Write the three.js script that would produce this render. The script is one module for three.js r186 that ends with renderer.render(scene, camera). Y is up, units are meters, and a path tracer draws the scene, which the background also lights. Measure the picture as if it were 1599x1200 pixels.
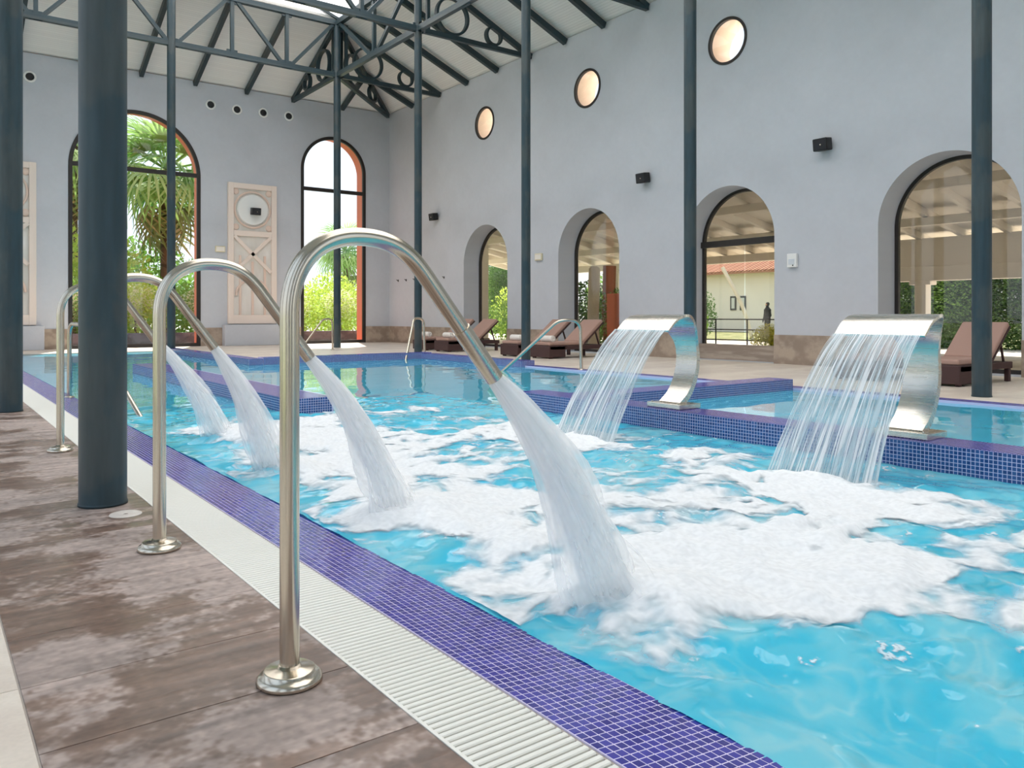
import * as THREE from 'three';
import { mergeGeometries } from 'three/addons/utils/BufferGeometryUtils.js';
import { RoundedBoxGeometry } from 'three/addons/geometries/RoundedBoxGeometry.js';
import { MarchingCubes } from 'three/addons/objects/MarchingCubes.js';

// ---------------------------------------------------------------- camera, sky, sun, exposure
const scene = new THREE.Scene();
// upright lens with the horizon above the middle of the frame (a shifted lens): focal length 1239 px, horizon at row 493
const camera = new THREE.PerspectiveCamera(2 * Math.atan(707 / 1239) * 180 / Math.PI, 1599 / 1414, 0.05, 500);
camera.position.set(0, 1, 0);
camera.lookAt(0.6, 1, -0.8);
camera.setViewOffset(1599, 1414, 0, 214, 1599, 1200);
scene.add(camera);

const renderer = new THREE.WebGLRenderer({ antialias: true });
renderer.toneMapping = THREE.LinearToneMapping;
renderer.toneMappingExposure = 1.45;
renderer.shadowMap.enabled = true;

{ // pale summer sky, the same all the way round
  const W = 64, H = 256, d = new Float32Array(W * H * 4);
  for (let j = 0; j < H; j++) {
    const el = ((j + 0.5) / H - 0.5) * Math.PI, k = Math.pow(Math.max(0, Math.sin(el)), 0.6);
    for (let i = 0; i < W; i++) d.set([1.0 - 0.4 * k, 1.03 - 0.25 * k, 1.08 - 0.06 * k, 1], (j * W + i) * 4);
  }
  const t = new THREE.DataTexture(d, W, H, THREE.RGBAFormat, THREE.FloatType);
  t.mapping = THREE.EquirectangularReflectionMapping; t.magFilter = THREE.LinearFilter; t.needsUpdate = true;
  scene.background = t; scene.backgroundIntensity = 1.0;
}
const sun = new THREE.DirectionalLight(0xfff5e8, 8.0);      // high sun beyond the far wall, a little to the right
sun.position.set(13, 48, -46); sun.target.position.set(0, 0, -14);
sun.castShadow = true; sun.shadow.radius = 1.5; sun.shadow.mapSize.set(4096, 4096);
Object.assign(sun.shadow.camera, { left: -45, right: 45, top: 45, bottom: -45, near: 1, far: 150 });
scene.add(sun, sun.target);

// ---------------------------------------------------------------- helpers
let seed = 12345;
const rnd = () => { seed = (seed + 0x6D2B79F5) | 0; let t = Math.imul(seed ^ (seed >>> 15), 1 | seed); t = (t + Math.imul(t ^ (t >>> 7), 61 | t)) ^ t; return ((t ^ (t >>> 14)) >>> 0) / 4294967296; };
const rr = (a, b) => a + (b - a) * rnd();
const clamp = (x, a = 0, b = 1) => Math.min(b, Math.max(a, x));
const sm = (a, b, x) => { const t = clamp((x - a) / (b - a)); return t * t * (3 - 2 * t); };
const mix = (a, b, t) => a + (b - a) * t;
const hash = (x, y) => { let h = Math.imul(x, 374761393) + Math.imul(y, 668265263) | 0; h = Math.imul(h ^ (h >>> 13), 1274126177); return ((h ^ (h >>> 16)) >>> 0) / 4294967296; };
function vn(x, y, px = 0, py = 0) { // value noise, repeating every px, py cells if given
  const xi = Math.floor(x), yi = Math.floor(y), fx = x - xi, fy = y - yi, ux = fx * fx * (3 - 2 * fx), uy = fy * fy * (3 - 2 * fy);
  const w = (a, p) => p ? ((a % p) + p) % p : a, x0 = w(xi, px), x1 = w(xi + 1, px), y0 = w(yi, py), y1 = w(yi + 1, py);
  return mix(mix(hash(x0, y0), hash(x1, y0), ux), mix(hash(x0, y1), hash(x1, y1), ux), uy);
}
function fbm(x, y, o = 4, px = 0, py = 0) { let s = 0, a = 0.5, n = 0; for (let k = 0; k < o; k++) { s += a * vn(x, y, px, py); n += a; a *= 0.5; x *= 2; y *= 2; px *= 2; py *= 2; } return s / n; }
function tex(w, h, fn, srgb = true) {
  const d = new Uint8Array(w * h * 4);
  for (let j = 0; j < h; j++) for (let i = 0; i < w; i++) { const c = fn(i / w, j / h), o = (j * w + i) * 4; d[o] = clamp(c[0]) * 255; d[o + 1] = clamp(c[1]) * 255; d[o + 2] = clamp(c[2]) * 255; d[o + 3] = 255; }
  const t = new THREE.DataTexture(d, w, h); t.wrapS = t.wrapT = THREE.RepeatWrapping; t.magFilter = THREE.LinearFilter; t.minFilter = THREE.LinearMipmapLinearFilter; t.generateMipmaps = true;
  if (srgb) t.colorSpace = THREE.SRGBColorSpace; t.needsUpdate = true; return t;
}
const gray = (v) => [v, v, v];
const std = (color, roughness = 0.7, o = {}) => new THREE.MeshStandardMaterial({ color, roughness, ...o });
const phy = (o) => new THREE.MeshPhysicalMaterial(o);

const taken = {};
const numbered = (n) => { const k = taken[n] = (taken[n] ?? -1) + 1; return k ? n + '_' + String(k).padStart(3, '0') : n; };
function tag(o, label, category, group, kind) { o.userData.label = label; o.userData.category = category; if (group) o.userData.group = group; if (kind) o.userData.kind = kind; return o; }
function thing(name, label, category, pos = [0, 0, 0], turn = 0, group, kind) {
  const g = new THREE.Group(); g.name = numbered(name); g.position.set(...pos); g.rotation.y = turn; scene.add(g); return tag(g, label, category, group, kind);
}
function part(name, geo, mat, parent) { const m = new THREE.Mesh(geo, mat); m.name = name; parent.add(m); return m; }
function one(name, geo, mat, label, category, group, kind) { const m = part(numbered(name), geo, mat, scene); return tag(m, label, category, group, kind); }
function structure(name, geo, mat, label, parent = scene) { const m = geo ? new THREE.Mesh(geo, mat) : new THREE.Group(); m.name = name; parent.add(m); m.userData.kind = 'structure'; if (label) { m.userData.label = label; m.userData.category = name.split('_')[0]; } return m; }
const at = (g, x, y, z) => g.translate(x, y, z);
function box(x0, x1, y0, y1, z0, z1) { return at(new THREE.BoxGeometry(x1 - x0, y1 - y0, z1 - z0), (x0 + x1) / 2, (y0 + y1) / 2, (z0 + z1) / 2); }
function rbox(x0, x1, y0, y1, z0, z1, r = 0.01, s = 2) { return at(new RoundedBoxGeometry(x1 - x0, y1 - y0, z1 - z0, s, r), (x0 + x1) / 2, (y0 + y1) / 2, (z0 + z1) / 2); }
const V = (x, y, z) => new THREE.Vector3(x, y, z);
function bar(p, q, w, h) { // rectangular bar from p to q, h upright
  const a = V(...p), b = V(...q), d = b.clone().sub(a), L = d.length(); d.normalize();
  const up = Math.abs(d.y) > 0.99 ? V(0, 0, 1) : V(0, 1, 0), s = up.clone().cross(d).normalize(), u = d.clone().cross(s);
  const g = new THREE.BoxGeometry(w, h, L), m = new THREE.Matrix4().makeBasis(s, u, d); m.setPosition(a.add(b).multiplyScalar(0.5)); return g.applyMatrix4(m);
}
function rod(p, q, r, n = 12) { const a = V(...p), b = V(...q), d = b.clone().sub(a), g = new THREE.CylinderGeometry(r, r, d.length(), n); g.applyQuaternion(new THREE.Quaternion().setFromUnitVectors(V(0, 1, 0), d.normalize())); const c = a.add(b).multiplyScalar(0.5); return at(g, c.x, c.y, c.z); }
class Path3 extends THREE.CurvePath { }
function pipe(points, r, corner = 0.1, n = 90, rs = 16) { // tube through points with rounded corners
  const P = points.map((p) => V(...p)), c = new Path3(); let last = P[0];
  for (let i = 1; i < P.length; i++) {
    if (i === P.length - 1) { c.add(new THREE.LineCurve3(last, P[i])); break; }
    const k = Array.isArray(corner) ? corner[i - 1] : corner, a = P[i].clone().add(last.clone().sub(P[i]).setLength(Math.min(k, last.distanceTo(P[i]) * 0.98))), b = P[i].clone().add(P[i + 1].clone().sub(P[i]).setLength(Math.min(k, P[i + 1].distanceTo(P[i]) * 0.48)));
    c.add(new THREE.LineCurve3(last, a)); c.add(new THREE.QuadraticBezierCurve3(a, P[i].clone(), b)); last = b;
  }
  return new THREE.TubeGeometry(c, n, r, rs, false);
}
function planarUV(g, s, ax = 'xz', o = [0, 0]) { // texture coordinates in metres / s from the shape's own axes
  const p = g.attributes.position, uv = new Float32Array(p.count * 2), k = { x: 'getX', y: 'getY', z: 'getZ' };
  for (let i = 0; i < p.count; i++) { uv[2 * i] = p[k[ax[0]]](i) / s + o[0]; uv[2 * i + 1] = p[k[ax[1]]](i) / s + o[1]; }
  g.setAttribute('uv', new THREE.BufferAttribute(uv, 2)); return g;
}

// ---------------------------------------------------------------- materials
const plasterBump = tex(512, 512, (u, v) => gray(0.5 * fbm(u * 6, v * 6, 3, 6, 6) + 0.5 * fbm(u * 60, v * 60, 2, 60, 60)), false);
const plasterMap = tex(512, 512, (u, v) => { const f = 0.955 + 0.06 * (fbm(u * 4, v * 4, 4, 4, 4) - 0.5) + 0.015 * (fbm(u * 50, v * 50, 2, 50, 50) - 0.5); return [f * 0.985, f * 0.99, f]; });
const M = {};
M.wall = std(0xd5d6da, 0.85, { map: plasterMap, bumpMap: plasterBump, bumpScale: 0.002 });
M.terracotta = std(0xe58a6c, 0.85, { bumpMap: plasterBump, bumpScale: 0.003 });
M.peach = std(0xf7e0ca, 0.85, { bumpMap: plasterBump, bumpScale: 0.003 });
M.cream = std(0xf4ede2, 0.8, { bumpMap: plasterBump, bumpScale: 0.002 });
M.white = std(0xf0efec, 0.7);
const boards = tex(64, 512, (u, v) => { const b = (v * 8) % 1, k = Math.floor(v * 8); return gray(b < 0.06 ? 0.84 : 0.94 + 0.02 * hash(k, 3)); });
const boardBump = tex(16, 512, (u, v) => gray((v * 8) % 1 < 0.07 ? 0 : 1), false);
M.ceiling = std(0xfbf8f3, 0.8, { map: boards, bumpMap: boardBump, bumpScale: 0.003 });
const patina = tex(512, 512, (u, v) => { const f = fbm(u * 5, v * 5, 5, 5, 5), g = fbm(u * 30 + 7, v * 8, 3, 30, 8), t = sm(0.42, 0.62, f), k = 0.9 + 0.2 * (g - 0.5); return [mix(0.185, 0.27, t) * k, mix(0.275, 0.315, t) * k, mix(0.31, 0.325, t) * k]; });
M.steelPaint = std(0xffffff, 0.42, { map: patina, metalness: 0.0 });
M.steelDark = std(0x26373d, 0.45);
const brush = tex(256, 256, (u, v) => gray(0.75 + 0.5 * (fbm(u * 3, v * 100, 3, 3, 100) - 0.5)), false);
M.inox = std(0xd0c5b4, 0.3, { metalness: 1, roughnessMap: brush });
M.inoxBright = std(0xdad4ca, 0.33, { metalness: 1, roughnessMap: brush });
const stone = (a, b, n) => tex(512, 512, (u, v) => { const f = fbm(u * n, v * n, 5, n, n), g = vn(u * 200, v * 200, 200, 200), t = sm(0.3, 0.7, f); return [mix(a[0], b[0], t) + 0.03 * (g - 0.5), mix(a[1], b[1], t) + 0.03 * (g - 0.5), mix(a[2], b[2], t) + 0.03 * (g - 0.5)]; });
M.beige = std(0xffffff, 0.4, { map: stone([0.87, 0.81, 0.75], [0.93, 0.88, 0.82], 5) });
M.skirting = std(0xffffff, 0.6, { map: stone([0.6, 0.53, 0.47], [0.72, 0.65, 0.58], 6) });
M.grout = std(0xb9afa6, 0.9);
M.frame = std(0x2b2522, 0.5);
M.pane = phy({ color: 0xf4f8fa, roughness: 0, transmission: 1, thickness: 0, ior: 1.45, specularIntensity: 1 });
M.paneTint = phy({ color: 0xf3eee6, roughness: 0, transmission: 1, thickness: 0, ior: 1.5, specularIntensity: 1 });
M.skylight = phy({ color: 0xffffff, roughness: 1, transmission: 0.75, thickness: 0 });
M.black = std(0x17171a, 0.45);
M.slat = std(0xf3f0e6, 0.45);
M.mosaicGrout = std(0xd6cdea, 0.6);
M.mosaic = std(0xffffff, 0.16);
M.wicker = std(0x4a3230, 0.75);
M.cushion = std(0xb08e80, 0.95);
M.towel = std(0xece6de, 1);

// ---------------------------------------------------------------- room shell
const XL = -3.1, XR = 14.3, ZF = -26.8, ZN = 8.6, EAVE = 8.62, RISE = 0.408, CX0 = 0.76, CX1 = 10.5;
const ROWS = [-23.1, -18.1, -13.5, -8.96, -4.4, 0.2, 4.8];
const roofAt = (d) => EAVE + RISE * d;

function archPath(c, hw, y0, top, P = THREE.Path) { const p = new P(), s = top - hw; p.moveTo(c - hw, y0); p.lineTo(c + hw, y0); p.lineTo(c + hw, s); p.absarc(c, s, hw, 0, Math.PI, false); p.lineTo(c - hw, y0); return p; }
function circlePath(c, y, r, P = THREE.Path) { const p = new P(); p.absarc(c, y, r, 0, Math.PI * 2, false); return p; }
function slab(x0, x1, y0, y1, holes, depth) { const s = new THREE.Shape(); s.moveTo(x0, y0); s.lineTo(x1, y0); s.lineTo(x1, y1); s.lineTo(x0, y1); s.closePath(); s.holes = holes; const g = new THREE.ExtrudeGeometry(s, { depth, bevelEnabled: false, curveSegments: 40 }); const p = g.attributes.position; return planarUV(g, 4, 'xy'); }
// in wall space: x = along, y = up, z = outward; turned into place here
const toRight = (g, off) => g.applyMatrix4(new THREE.Matrix4().makeBasis(V(0, 0, -1), V(0, 1, 0), V(1, 0, 0))).translate(XR + off, 0, 0);  // along = -z
const toFar = (g, off) => g.applyMatrix4(new THREE.Matrix4().makeBasis(V(-1, 0, 0), V(0, 1, 0), V(0, 0, -1))).translate(0, 0, ZF - off); // along = -x
const toLeft = (g, off) => g.applyMatrix4(new THREE.Matrix4().makeBasis(V(0, 0, 1), V(0, 1, 0), V(-1, 0, 0))).translate(XL - off, 0, 0);
const toNear = (g, off) => g.applyMatrix4(new THREE.Matrix4().makeBasis(V(1, 0, 0), V(0, 1, 0), V(0, 0, 1))).translate(0, 0, ZN + off);

const ARCH = [-20.5, -15.72, -11.15, -6.52, -2.0, 2.6];    // centres of the arches along the side walls (z)
const archHalf = 1.2, archTop = 3.86, roundY = 7.06, roundR = 0.52;
const sideHoles = (s) => [...ARCH.map((z) => archPath(s * z, archHalf, 0.0, archTop)), ...ARCH.map((z) => circlePath(s * z, roundY, roundR))];
const FARWIN = [[-0.95, 1.25, 7.45, 5.5], [5.5, 1.9, 7.4, 5.55], [12.06, 1.25, 7.45, 5.5]]; // centre x, half width, top, transom
{
  const wr = structure('wall_right', toRight(slab(-ZN - 0.7, -ZF + 0.7, -1.4, EAVE, sideHoles(-1), 0.64), 0), M.wall, 'tall pale grey plaster side wall with arched windows');
  part('outer_face', toRight(slab(-ZN - 0.7, -ZF + 0.7, -1.4, EAVE, sideHoles(-1), 0.11), 0.641), M.cream, wr);
  const wl = structure('wall_left', toLeft(slab(ZF - 0.7, ZN + 0.7, -1.4, EAVE, ARCH.map((z) => archPath(z, 1.85, 0, 7.4)), 0.64), 0), M.wall, 'pale plaster side wall behind the viewer');
  const fh = (s) => FARWIN.map(([c, h, t]) => archPath(s * c, h, 0.0, t));
  const wf = structure('wall_far', toFar(slab(-XR, -XL, -1.4, EAVE, fh(-1), 0.05), 0), M.wall, 'pale grey plaster end wall with tall arched windows');
  part('outer_face', toFar(slab(-XR, -XL, -1.4, EAVE, fh(-1), 0.68), 0.051), M.terracotta, wf);
  const wn = structure('wall_near', toNear(slab(XL, XR, -1.4, EAVE, fh(1), 0.5), 0), M.wall, 'pale plaster end wall behind the viewer');
}
// ceiling: four sloping fields round the skylight, each a slab
{
  const o = 0.75, ci = [[XL - o, ZF - o], [XR + o, ZF - o], [XR + o, ZN + o], [XL - o, ZN + o]], ii = [[CX0 - 0.06, ROWS[0] + 0.06 - 0.12], [CX1 + 0.06, ROWS[0] - 0.06], [CX1 + 0.06, 4.86], [CX0 - 0.06, 4.86]];
  const c = structure('ceiling', null, null, 'white boarded sloping ceiling under dark steel rafters');
  for (let k = 0; k < 4; k++) {
    const a = ci[k], b = ci[(k + 1) % 4], e = ii[(k + 1) % 4], f = ii[k], y0 = roofAt(-o) + 0.03, y1 = roofAt(3.8) + 0.1;
    const P = [[a[0], y0, a[1]], [b[0], y0, b[1]], [e[0], y1, e[1]], [f[0], y1, f[1]]], pos = [], uv = [], idx = [];
    for (const up of [0, 0.15]) for (const p of P) { pos.push(p[0], p[1] + up, p[2]); uv.push((k % 2 ? p[2] : p[0]) / 2, (p[1] - y0) / 0.27); }
    idx.push(0, 1, 2, 0, 2, 3, 4, 6, 5, 4, 7, 6); for (let i = 0; i < 4; i++) { const j = (i + 1) % 4; idx.push(i, i + 4, j, j, i + 4, j + 4); }
    const g = new THREE.BufferGeometry(); g.setAttribute('position', new THREE.Float32BufferAttribute(pos, 3)); g.setAttribute('uv', new THREE.Float32BufferAttribute(uv, 2)); g.setIndex(idx);
    const gg = g.toNonIndexed(); gg.computeVertexNormals(); part('boarding', gg, M.ceiling, c);
  }
}
// skylight: pitched translucent glazing over the columns' rectangle
{
  const s = structure('window_skylight', null, null, 'long pitched skylight of translucent panes above the pool'), yb = roofAt(3.8) + 0.14, yr = yb + 1.7, xm = (CX0 + CX1) / 2, n = 14, z0 = ROWS[0], z1 = 4.8;
  for (const [xa, xb] of [[CX0 - 0.05, xm], [CX1 + 0.05, xm]]) for (let k = 0; k < n; k++) {
    const za = mix(z0, z1, k / n), zb = mix(z0, z1, (k + 1) / n), g = new THREE.BufferGeometry();
    g.setAttribute('position', new THREE.Float32BufferAttribute([xa, yb, za, xb, yr, za, xb, yr, zb, xa, yb, zb], 3)); g.setIndex([0, 1, 2, 0, 2, 3]); g.computeVertexNormals(); part('pane', g, M.skylight, s);
    part('glazing_bar', bar([xa, yb - 0.03, za], [xb, yr - 0.03, za], 0.06, 0.1), M.steelDark, s);
  }
  for (const z of [z0, z1]) { const g = new THREE.BufferGeometry(); g.setAttribute('position', new THREE.Float32BufferAttribute([CX0 - 0.05, yb, z, CX1 + 0.05, yb, z, xm, yr, z], 3)); g.setIndex([0, 1, 2]); g.computeVertexNormals(); part('pane', g, M.skylight, s); }
  part('ridge', bar([xm, yr, z0], [xm, yr, z1], 0.12, 0.16), M.steelDark, s);
}

// floor: the deck boxes; tiles laid on those near the camera
const brownMap = tex(1024, 1024, (u, v) => {
  const f = fbm(u * 5, v * 7 + 3, 5, 5, 7), g = fbm(u * 7 + 11, v * 60, 4, 7, 60), p = 0.7 * fbm(u * 7 + 31, v * 8 + 9, 6, 7, 8) + 0.3 * fbm(u * 22 + 3, v * 26, 4, 22, 26), s = fbm(u * 120, v * 120, 2, 120, 120);
  const dry = sm(0.4, 0.52, p * 0.8 + f * 0.2 + 0.12 * (s - 0.5)), k = 1.0 + 0.4 * (g - 0.5) + 0.22 * (s - 0.5) + 0.3 * (f - 0.5);
  return [mix(0.51, 0.67, dry) * k, mix(0.415, 0.6, dry) * k, mix(0.36, 0.565, dry) * k];
});
const brownRough = tex(1024, 1024, (u, v) => { const f = fbm(u * 5, v * 7 + 3, 5, 5, 7), p = 0.7 * fbm(u * 7 + 31, v * 8 + 9, 6, 7, 8) + 0.3 * fbm(u * 22 + 3, v * 26, 4, 22, 26), dry = sm(0.4, 0.53, p * 0.8 + f * 0.2); return gray(mix(0.28, 0.6, dry)); }, false);
const brownBump = tex(512, 512, (u, v) => gray(fbm(u * 7 + 11, v * 60, 4, 7, 60)), false);
M.brown = std(0xffffff, 1, { map: brownMap, roughnessMap: brownRough, bumpMap: brownBump, bumpScale: 0.002 });
{
  const f = structure('floor', mergeGeometries([box(XL - 0.02, 0.99, -1.4, -0.0035, ZF, ZN), box(0.99, 1.26, -1.4, -0.06, ZF, ZN), box(0.99, 1.26, -0.06, -0.0035, ZF, -24), box(0.99, 1.26, -0.06, -0.0035, 4.2, ZN), box(9.72, XR + 0.02, -1.4, -0.006, ZF, ZN), box(5.8, 9.72, -1.4, -0.006, ZF, -16.45), box(1.26, 5.8, -1.4, -0.006, ZF, -24), box(1.26, 9.72, -1.4, -0.02, 4.2, ZN), box(1.26, 1.60, -1.4, -0.06, -24, 4.2)]), M.grout, 'stone floor round the pools');
  const B = planarUV(mergeGeometries([box(9.73, XR, -0.006, 0, ZF, ZN), box(5.81, 9.72, -0.006, 0, ZF, -16.5), box(1.26, 5.8, -0.006, 0, ZF, -24.02)]), 1.5); part('paving', B, M.beige, f);
  const step = 0.395, z0 = -2.09;
  for (let k = -16; k < 62; k++) { // one row of plank tiles beside the drain, joints across
    const za = z0 - step * (k + 1), zb = z0 - step * k; if (za < ZF || zb > ZN) continue;
    const g = rbox(0.222, 0.985, -0.02, 0, za + 0.0015, zb - 0.0015, 0.002, 1); planarUV(g, 2.6, 'xz', [hash(k, 5) > 0.5 ? 0.37 : 0, 0]); part('plank_tile', g, M.brown, f);
  }
  for (let c = 0; c < 4; c++) for (let k = -10; k < 24; k++) {
    const x1 = 0.217 - c * 0.82, x0 = x1 - 0.816, za = -2.49 - 0.81 * (k + 1), zb = za + 0.807; if (za < ZF || zb > ZN) continue;
    const g = rbox(x0, x1, -0.02, 0, za, zb, 0.002, 1); planarUV(g, 1.7, 'xz', [c * 0.3, k * 0.17]); part('floor_tile', g, M.beige, f);
  }
}
// skirting of beige stone along the walls, gaps at the openings
{
  const segs = [], zs = [ZN, ...[...ARCH].sort((a, b) => b - a).flatMap((z) => [z + archHalf, z - archHalf]), ZF];
  for (let i = 0; i < zs.length; i += 2) segs.push(box(XR - 0.025, XR, 0, 0.6, zs[i + 1], zs[i]));
  structure('baseboard_right', planarUV(mergeGeometries(segs), 1.3, 'zy'), M.skirting, 'beige stone skirting along the side wall');
  const fs = [[0.3, 0.95], [2.95, 3.6], [7.4, 8.1], [10.05, 10.81], [13.31, XR]].map(([a, b]) => box(a, b, 0, 0.6, ZF, ZF + 0.025));
  structure('baseboard_far', planarUV(mergeGeometries(fs), 1.3, 'xy'), M.skirting, 'beige stone skirting along the end wall');
}

// ---------------------------------------------------------------- windows
const frameOf = (c, hw, y0, top, w, d) => { const s = archPath(c, hw, y0, top, THREE.Shape); s.holes = [archPath(c, hw - w, y0 + w, top - w)]; return new THREE.ExtrudeGeometry(s, { depth: d, bevelEnabled: false, curveSegments: 40 }); };
const paneOf = (path) => new THREE.ShapeGeometry(path, 40);
let winNo = 0;
FARWIN.forEach(([c, h, top, tr], i) => {
  if (i === 0) return;
  const w = structure('window_' + ++winNo, null, null, i === 1 ? 'wide tall arched window with palms behind its glass' : 'narrow tall arched window nearest the room corner');
  part('window_frame', toFar(frameOf(-c, h, 0, top, 0.11, 0.09), -0.02), M.frame, w);
  part('transom', toFar(at(new THREE.BoxGeometry(2 * h - 0.1, 0.13, 0.08), -c, tr, 0.03), 0), M.frame, w);
  const s1 = new THREE.Shape(); s1.moveTo(-c - h + 0.1, 0.1); s1.lineTo(-c + h - 0.1, 0.1); s1.lineTo(-c + h - 0.1, tr); s1.lineTo(-c - h + 0.1, tr);
  part('pane', toFar(paneOf(s1), 0.03), M.pane, w);
  part('pane', toFar(paneOf(archPath(-c, h - 0.1, tr, top - 0.1, THREE.Shape)), 0.03), M.pane, w);
});
for (const [i, z] of ARCH.entries()) {
  const w = structure('window_' + ++winNo, null, null, ['arched glazed opening nearest the room corner', 'arched opening behind the middle pair of loungers', 'arched glass doorway with a dark transom', 'large arched opening nearest the viewer', 'arched opening beyond the frame', 'arched opening beyond the frame'][i]);
  part('window_frame', toRight(frameOf(-z, archHalf, 0, archTop, 0.07, 0.08), 0.6), M.frame, w);
  if (i === 2) { // glass double doors under a fanlight
    part('transom', toRight(at(new THREE.BoxGeometry(2 * archHalf, 0.14, 0.1), -z, 2.66, 0.6), 0), M.frame, w);
    part('pane', toRight(paneOf(archPath(-z, archHalf - 0.06, 2.66, archTop - 0.06, THREE.Shape)), 0.62), M.paneTint, w);
    for (const s of [-1, 1]) { const g = toRight(at(new THREE.BoxGeometry(archHalf - 0.1, 2.25, 0.012), -z + s * (archHalf / 2 - 0.03), 1.48, 0.62), 0); part('door_leaf', g, M.paneTint, w); }
    part('side_post', toRight(at(new THREE.BoxGeometry(0.16, 2.6, 0.12), -z - archHalf + 0.1, 1.3, 0.58), 0), M.cream, w);
    part('threshold', toRight(at(new THREE.BoxGeometry(2 * archHalf, 0.34, 0.3), -z, 0.17, 0.5), 0), M.skirting, w);
  } else part('pane', toRight(paneOf(archPath(-z, archHalf - 0.06, 0.06, archTop - 0.06, THREE.Shape)), 0.62), M.paneTint, w);
}
for (const [i, z] of ARCH.entries()) {
  const w = structure('window_' + ++winNo, null, null, ['round window nearest the room corner', 'middle round window of the three in view', 'round window nearest the viewer', 'round window above the near arch', 'round window beyond the frame', 'round window beyond the frame'][i]);
  const ring = circlePath(-z, roundY, roundR, THREE.Shape); ring.holes = [circlePath(-z, roundY, roundR - 0.06)];
  part('window_frame', toRight(new THREE.ExtrudeGeometry(ring, { depth: 0.08, bevelEnabled: false, curveSegments: 40 }), -0.02), M.frame, w);
  part('pane', toRight(paneOf(circlePath(-z, roundY, roundR - 0.05, THREE.Shape)), 0.02), M.pane, w);
  const lining = new THREE.CylinderGeometry(roundR - 0.004, roundR - 0.004, 0.69, 40, 1, true).rotateZ(Math.PI / 2); part('lining', at(lining, XR + 0.41, roundY, z), M.peach, w);
}
for (const z of ARCH) { // tall glazing of the side wall behind the viewer
  const w = structure('window_' + ++winNo, null, null, 'tall arched window in the side wall behind the viewer');
  part('window_frame', toLeft(frameOf(z, 1.85, 0, 7.4, 0.1, 0.08), 0.28), M.frame, w);
  part('pane', toLeft(paneOf(archPath(z, 1.8, 0, 7.35, THREE.Shape)), 0.32), M.pane, w);
}
for (const [c, h, top] of [...FARWIN]) { const w = structure('window_' + ++winNo, null, null, 'window in the end wall behind the viewer'); part('pane', toNear(paneOf(archPath(c, h, 0, top, THREE.Shape)), 0.3), M.pane, w); }
{ const w = structure('window_' + ++winNo, null, null, 'window of the end wall beyond the frame'); part('pane', toFar(paneOf(archPath(0.95, 1.25, 0, 7.45, THREE.Shape)), 0.03), M.pane, w); }

// ---------------------------------------------------------------- steelwork: columns, trusses, rafters
const CH = 8.5, TOP = 10.12;
function column(x, z, r, label, top = TOP) {
  const g = new THREE.LatheGeometry([[0.0, 0], [r + 0.004, 0], [r + 0.004, 0.012], [r, 0.02], [r, top], [0, top]].map((p) => new THREE.Vector2(...p)), 40), uv = g.attributes.uv;
  for (let i = 0; i < uv.count; i++) uv.setXY(i, uv.getX(i) * 0.8, g.attributes.position.getY(i) / 2);
  const m = one('steel_column', g, M.steelPaint, label, 'column', 'steel columns round the pools'); m.position.set(x, 0, z); m.rotation.y = x * 3 + z; return m;
}
column(0.79, -4.67, 0.116, 'thick dark teal steel column between the water jets in the foreground');
column(0.775, -9.75, 0.116, 'dark teal steel column cut by the left edge of the picture');
column(10.5, -4.35, 0.11, 'dark teal column on the right in front of the nearest arched window');
column(10.5, -8.96, 0.105, 'dark teal column beside the arched glass doorway');
column(10.5, -13.5, 0.1, 'dark teal column between the second and first arched windows, by the loungers');
column(10.5, -18.1, 0.1, 'dark teal column beside the far loungers and grab rail');
column(10.5, -23.1, 0.11, 'dark teal column in front of the narrow end wall window');
column(5.6, -23.1, 0.11, 'slim dark teal column in front of the wide end wall window');
for (const z of [-14.2, -18.6, -23.1, 0.2, 4.8]) column(CX0, z, 0.11, 'dark teal column outside the picture on the left');
for (const z of [0.2, 4.8]) column(CX1, z, 0.11, 'dark teal column outside the picture on the right');

const gus = (p, parent, alongX) => part('gusset', at(new THREE.BoxGeometry(alongX ? 0.3 : 0.05, 0.24, alongX ? 0.05 : 0.3), ...p), M.steelPaint, parent);
function beamTruss(label, A, B, n, group, phase = 0) { // flat girder from A to B ([x, z]) with n panels
  const t = thing('roof_truss', label, 'truss', [0, 0, 0], 0, group), P = (k, y) => [mix(A[0], B[0], k / n), y, mix(A[1], B[1], k / n)], ax = Math.abs(A[0] - B[0]) > 1;
  part('bottom_chord', bar(P(0, CH), P(n, CH), 0.13, 0.15), M.steelPaint, t); part('top_chord', bar(P(0, TOP), P(n, TOP), 0.15, 0.15), M.steelPaint, t);
  for (let k = 0; k <= n; k++) { part('post', bar(P(k, CH), P(k, TOP), 0.1, 0.1), M.steelPaint, t); gus(P(k, CH + 0.03), t, ax); gus(P(k, TOP - 0.03), t, ax); }
  for (let k = 0; k < n; k++) { const up = (k + phase) % 2; part('diagonal', bar(P(k + (up ? 0.06 : 0.06), up ? CH : TOP), P(k + 0.94, up ? TOP : CH), 0.09, 0.1), M.steelPaint, t); }
  return t;
}
beamTruss('dark teal steel girder along the end wall side of the pool', [0.76, -23.1], [10.5, -23.1], 6, 'girders along the pool sides', 0);
for (let i = 0; i < ROWS.length - 1; i++) beamTruss(['dark teal girder bay over the far corner column', 'dark teal girder bay beyond the middle loungers', ...['first', 'second', 'third', 'fourth'].map((o) => `dark teal girder bay overhead above the picture, ${o} towards the viewer`)][i], [CX1, ROWS[i]], [CX1, ROWS[i + 1]], 2, 'girders along the pool sides', 0);
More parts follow.
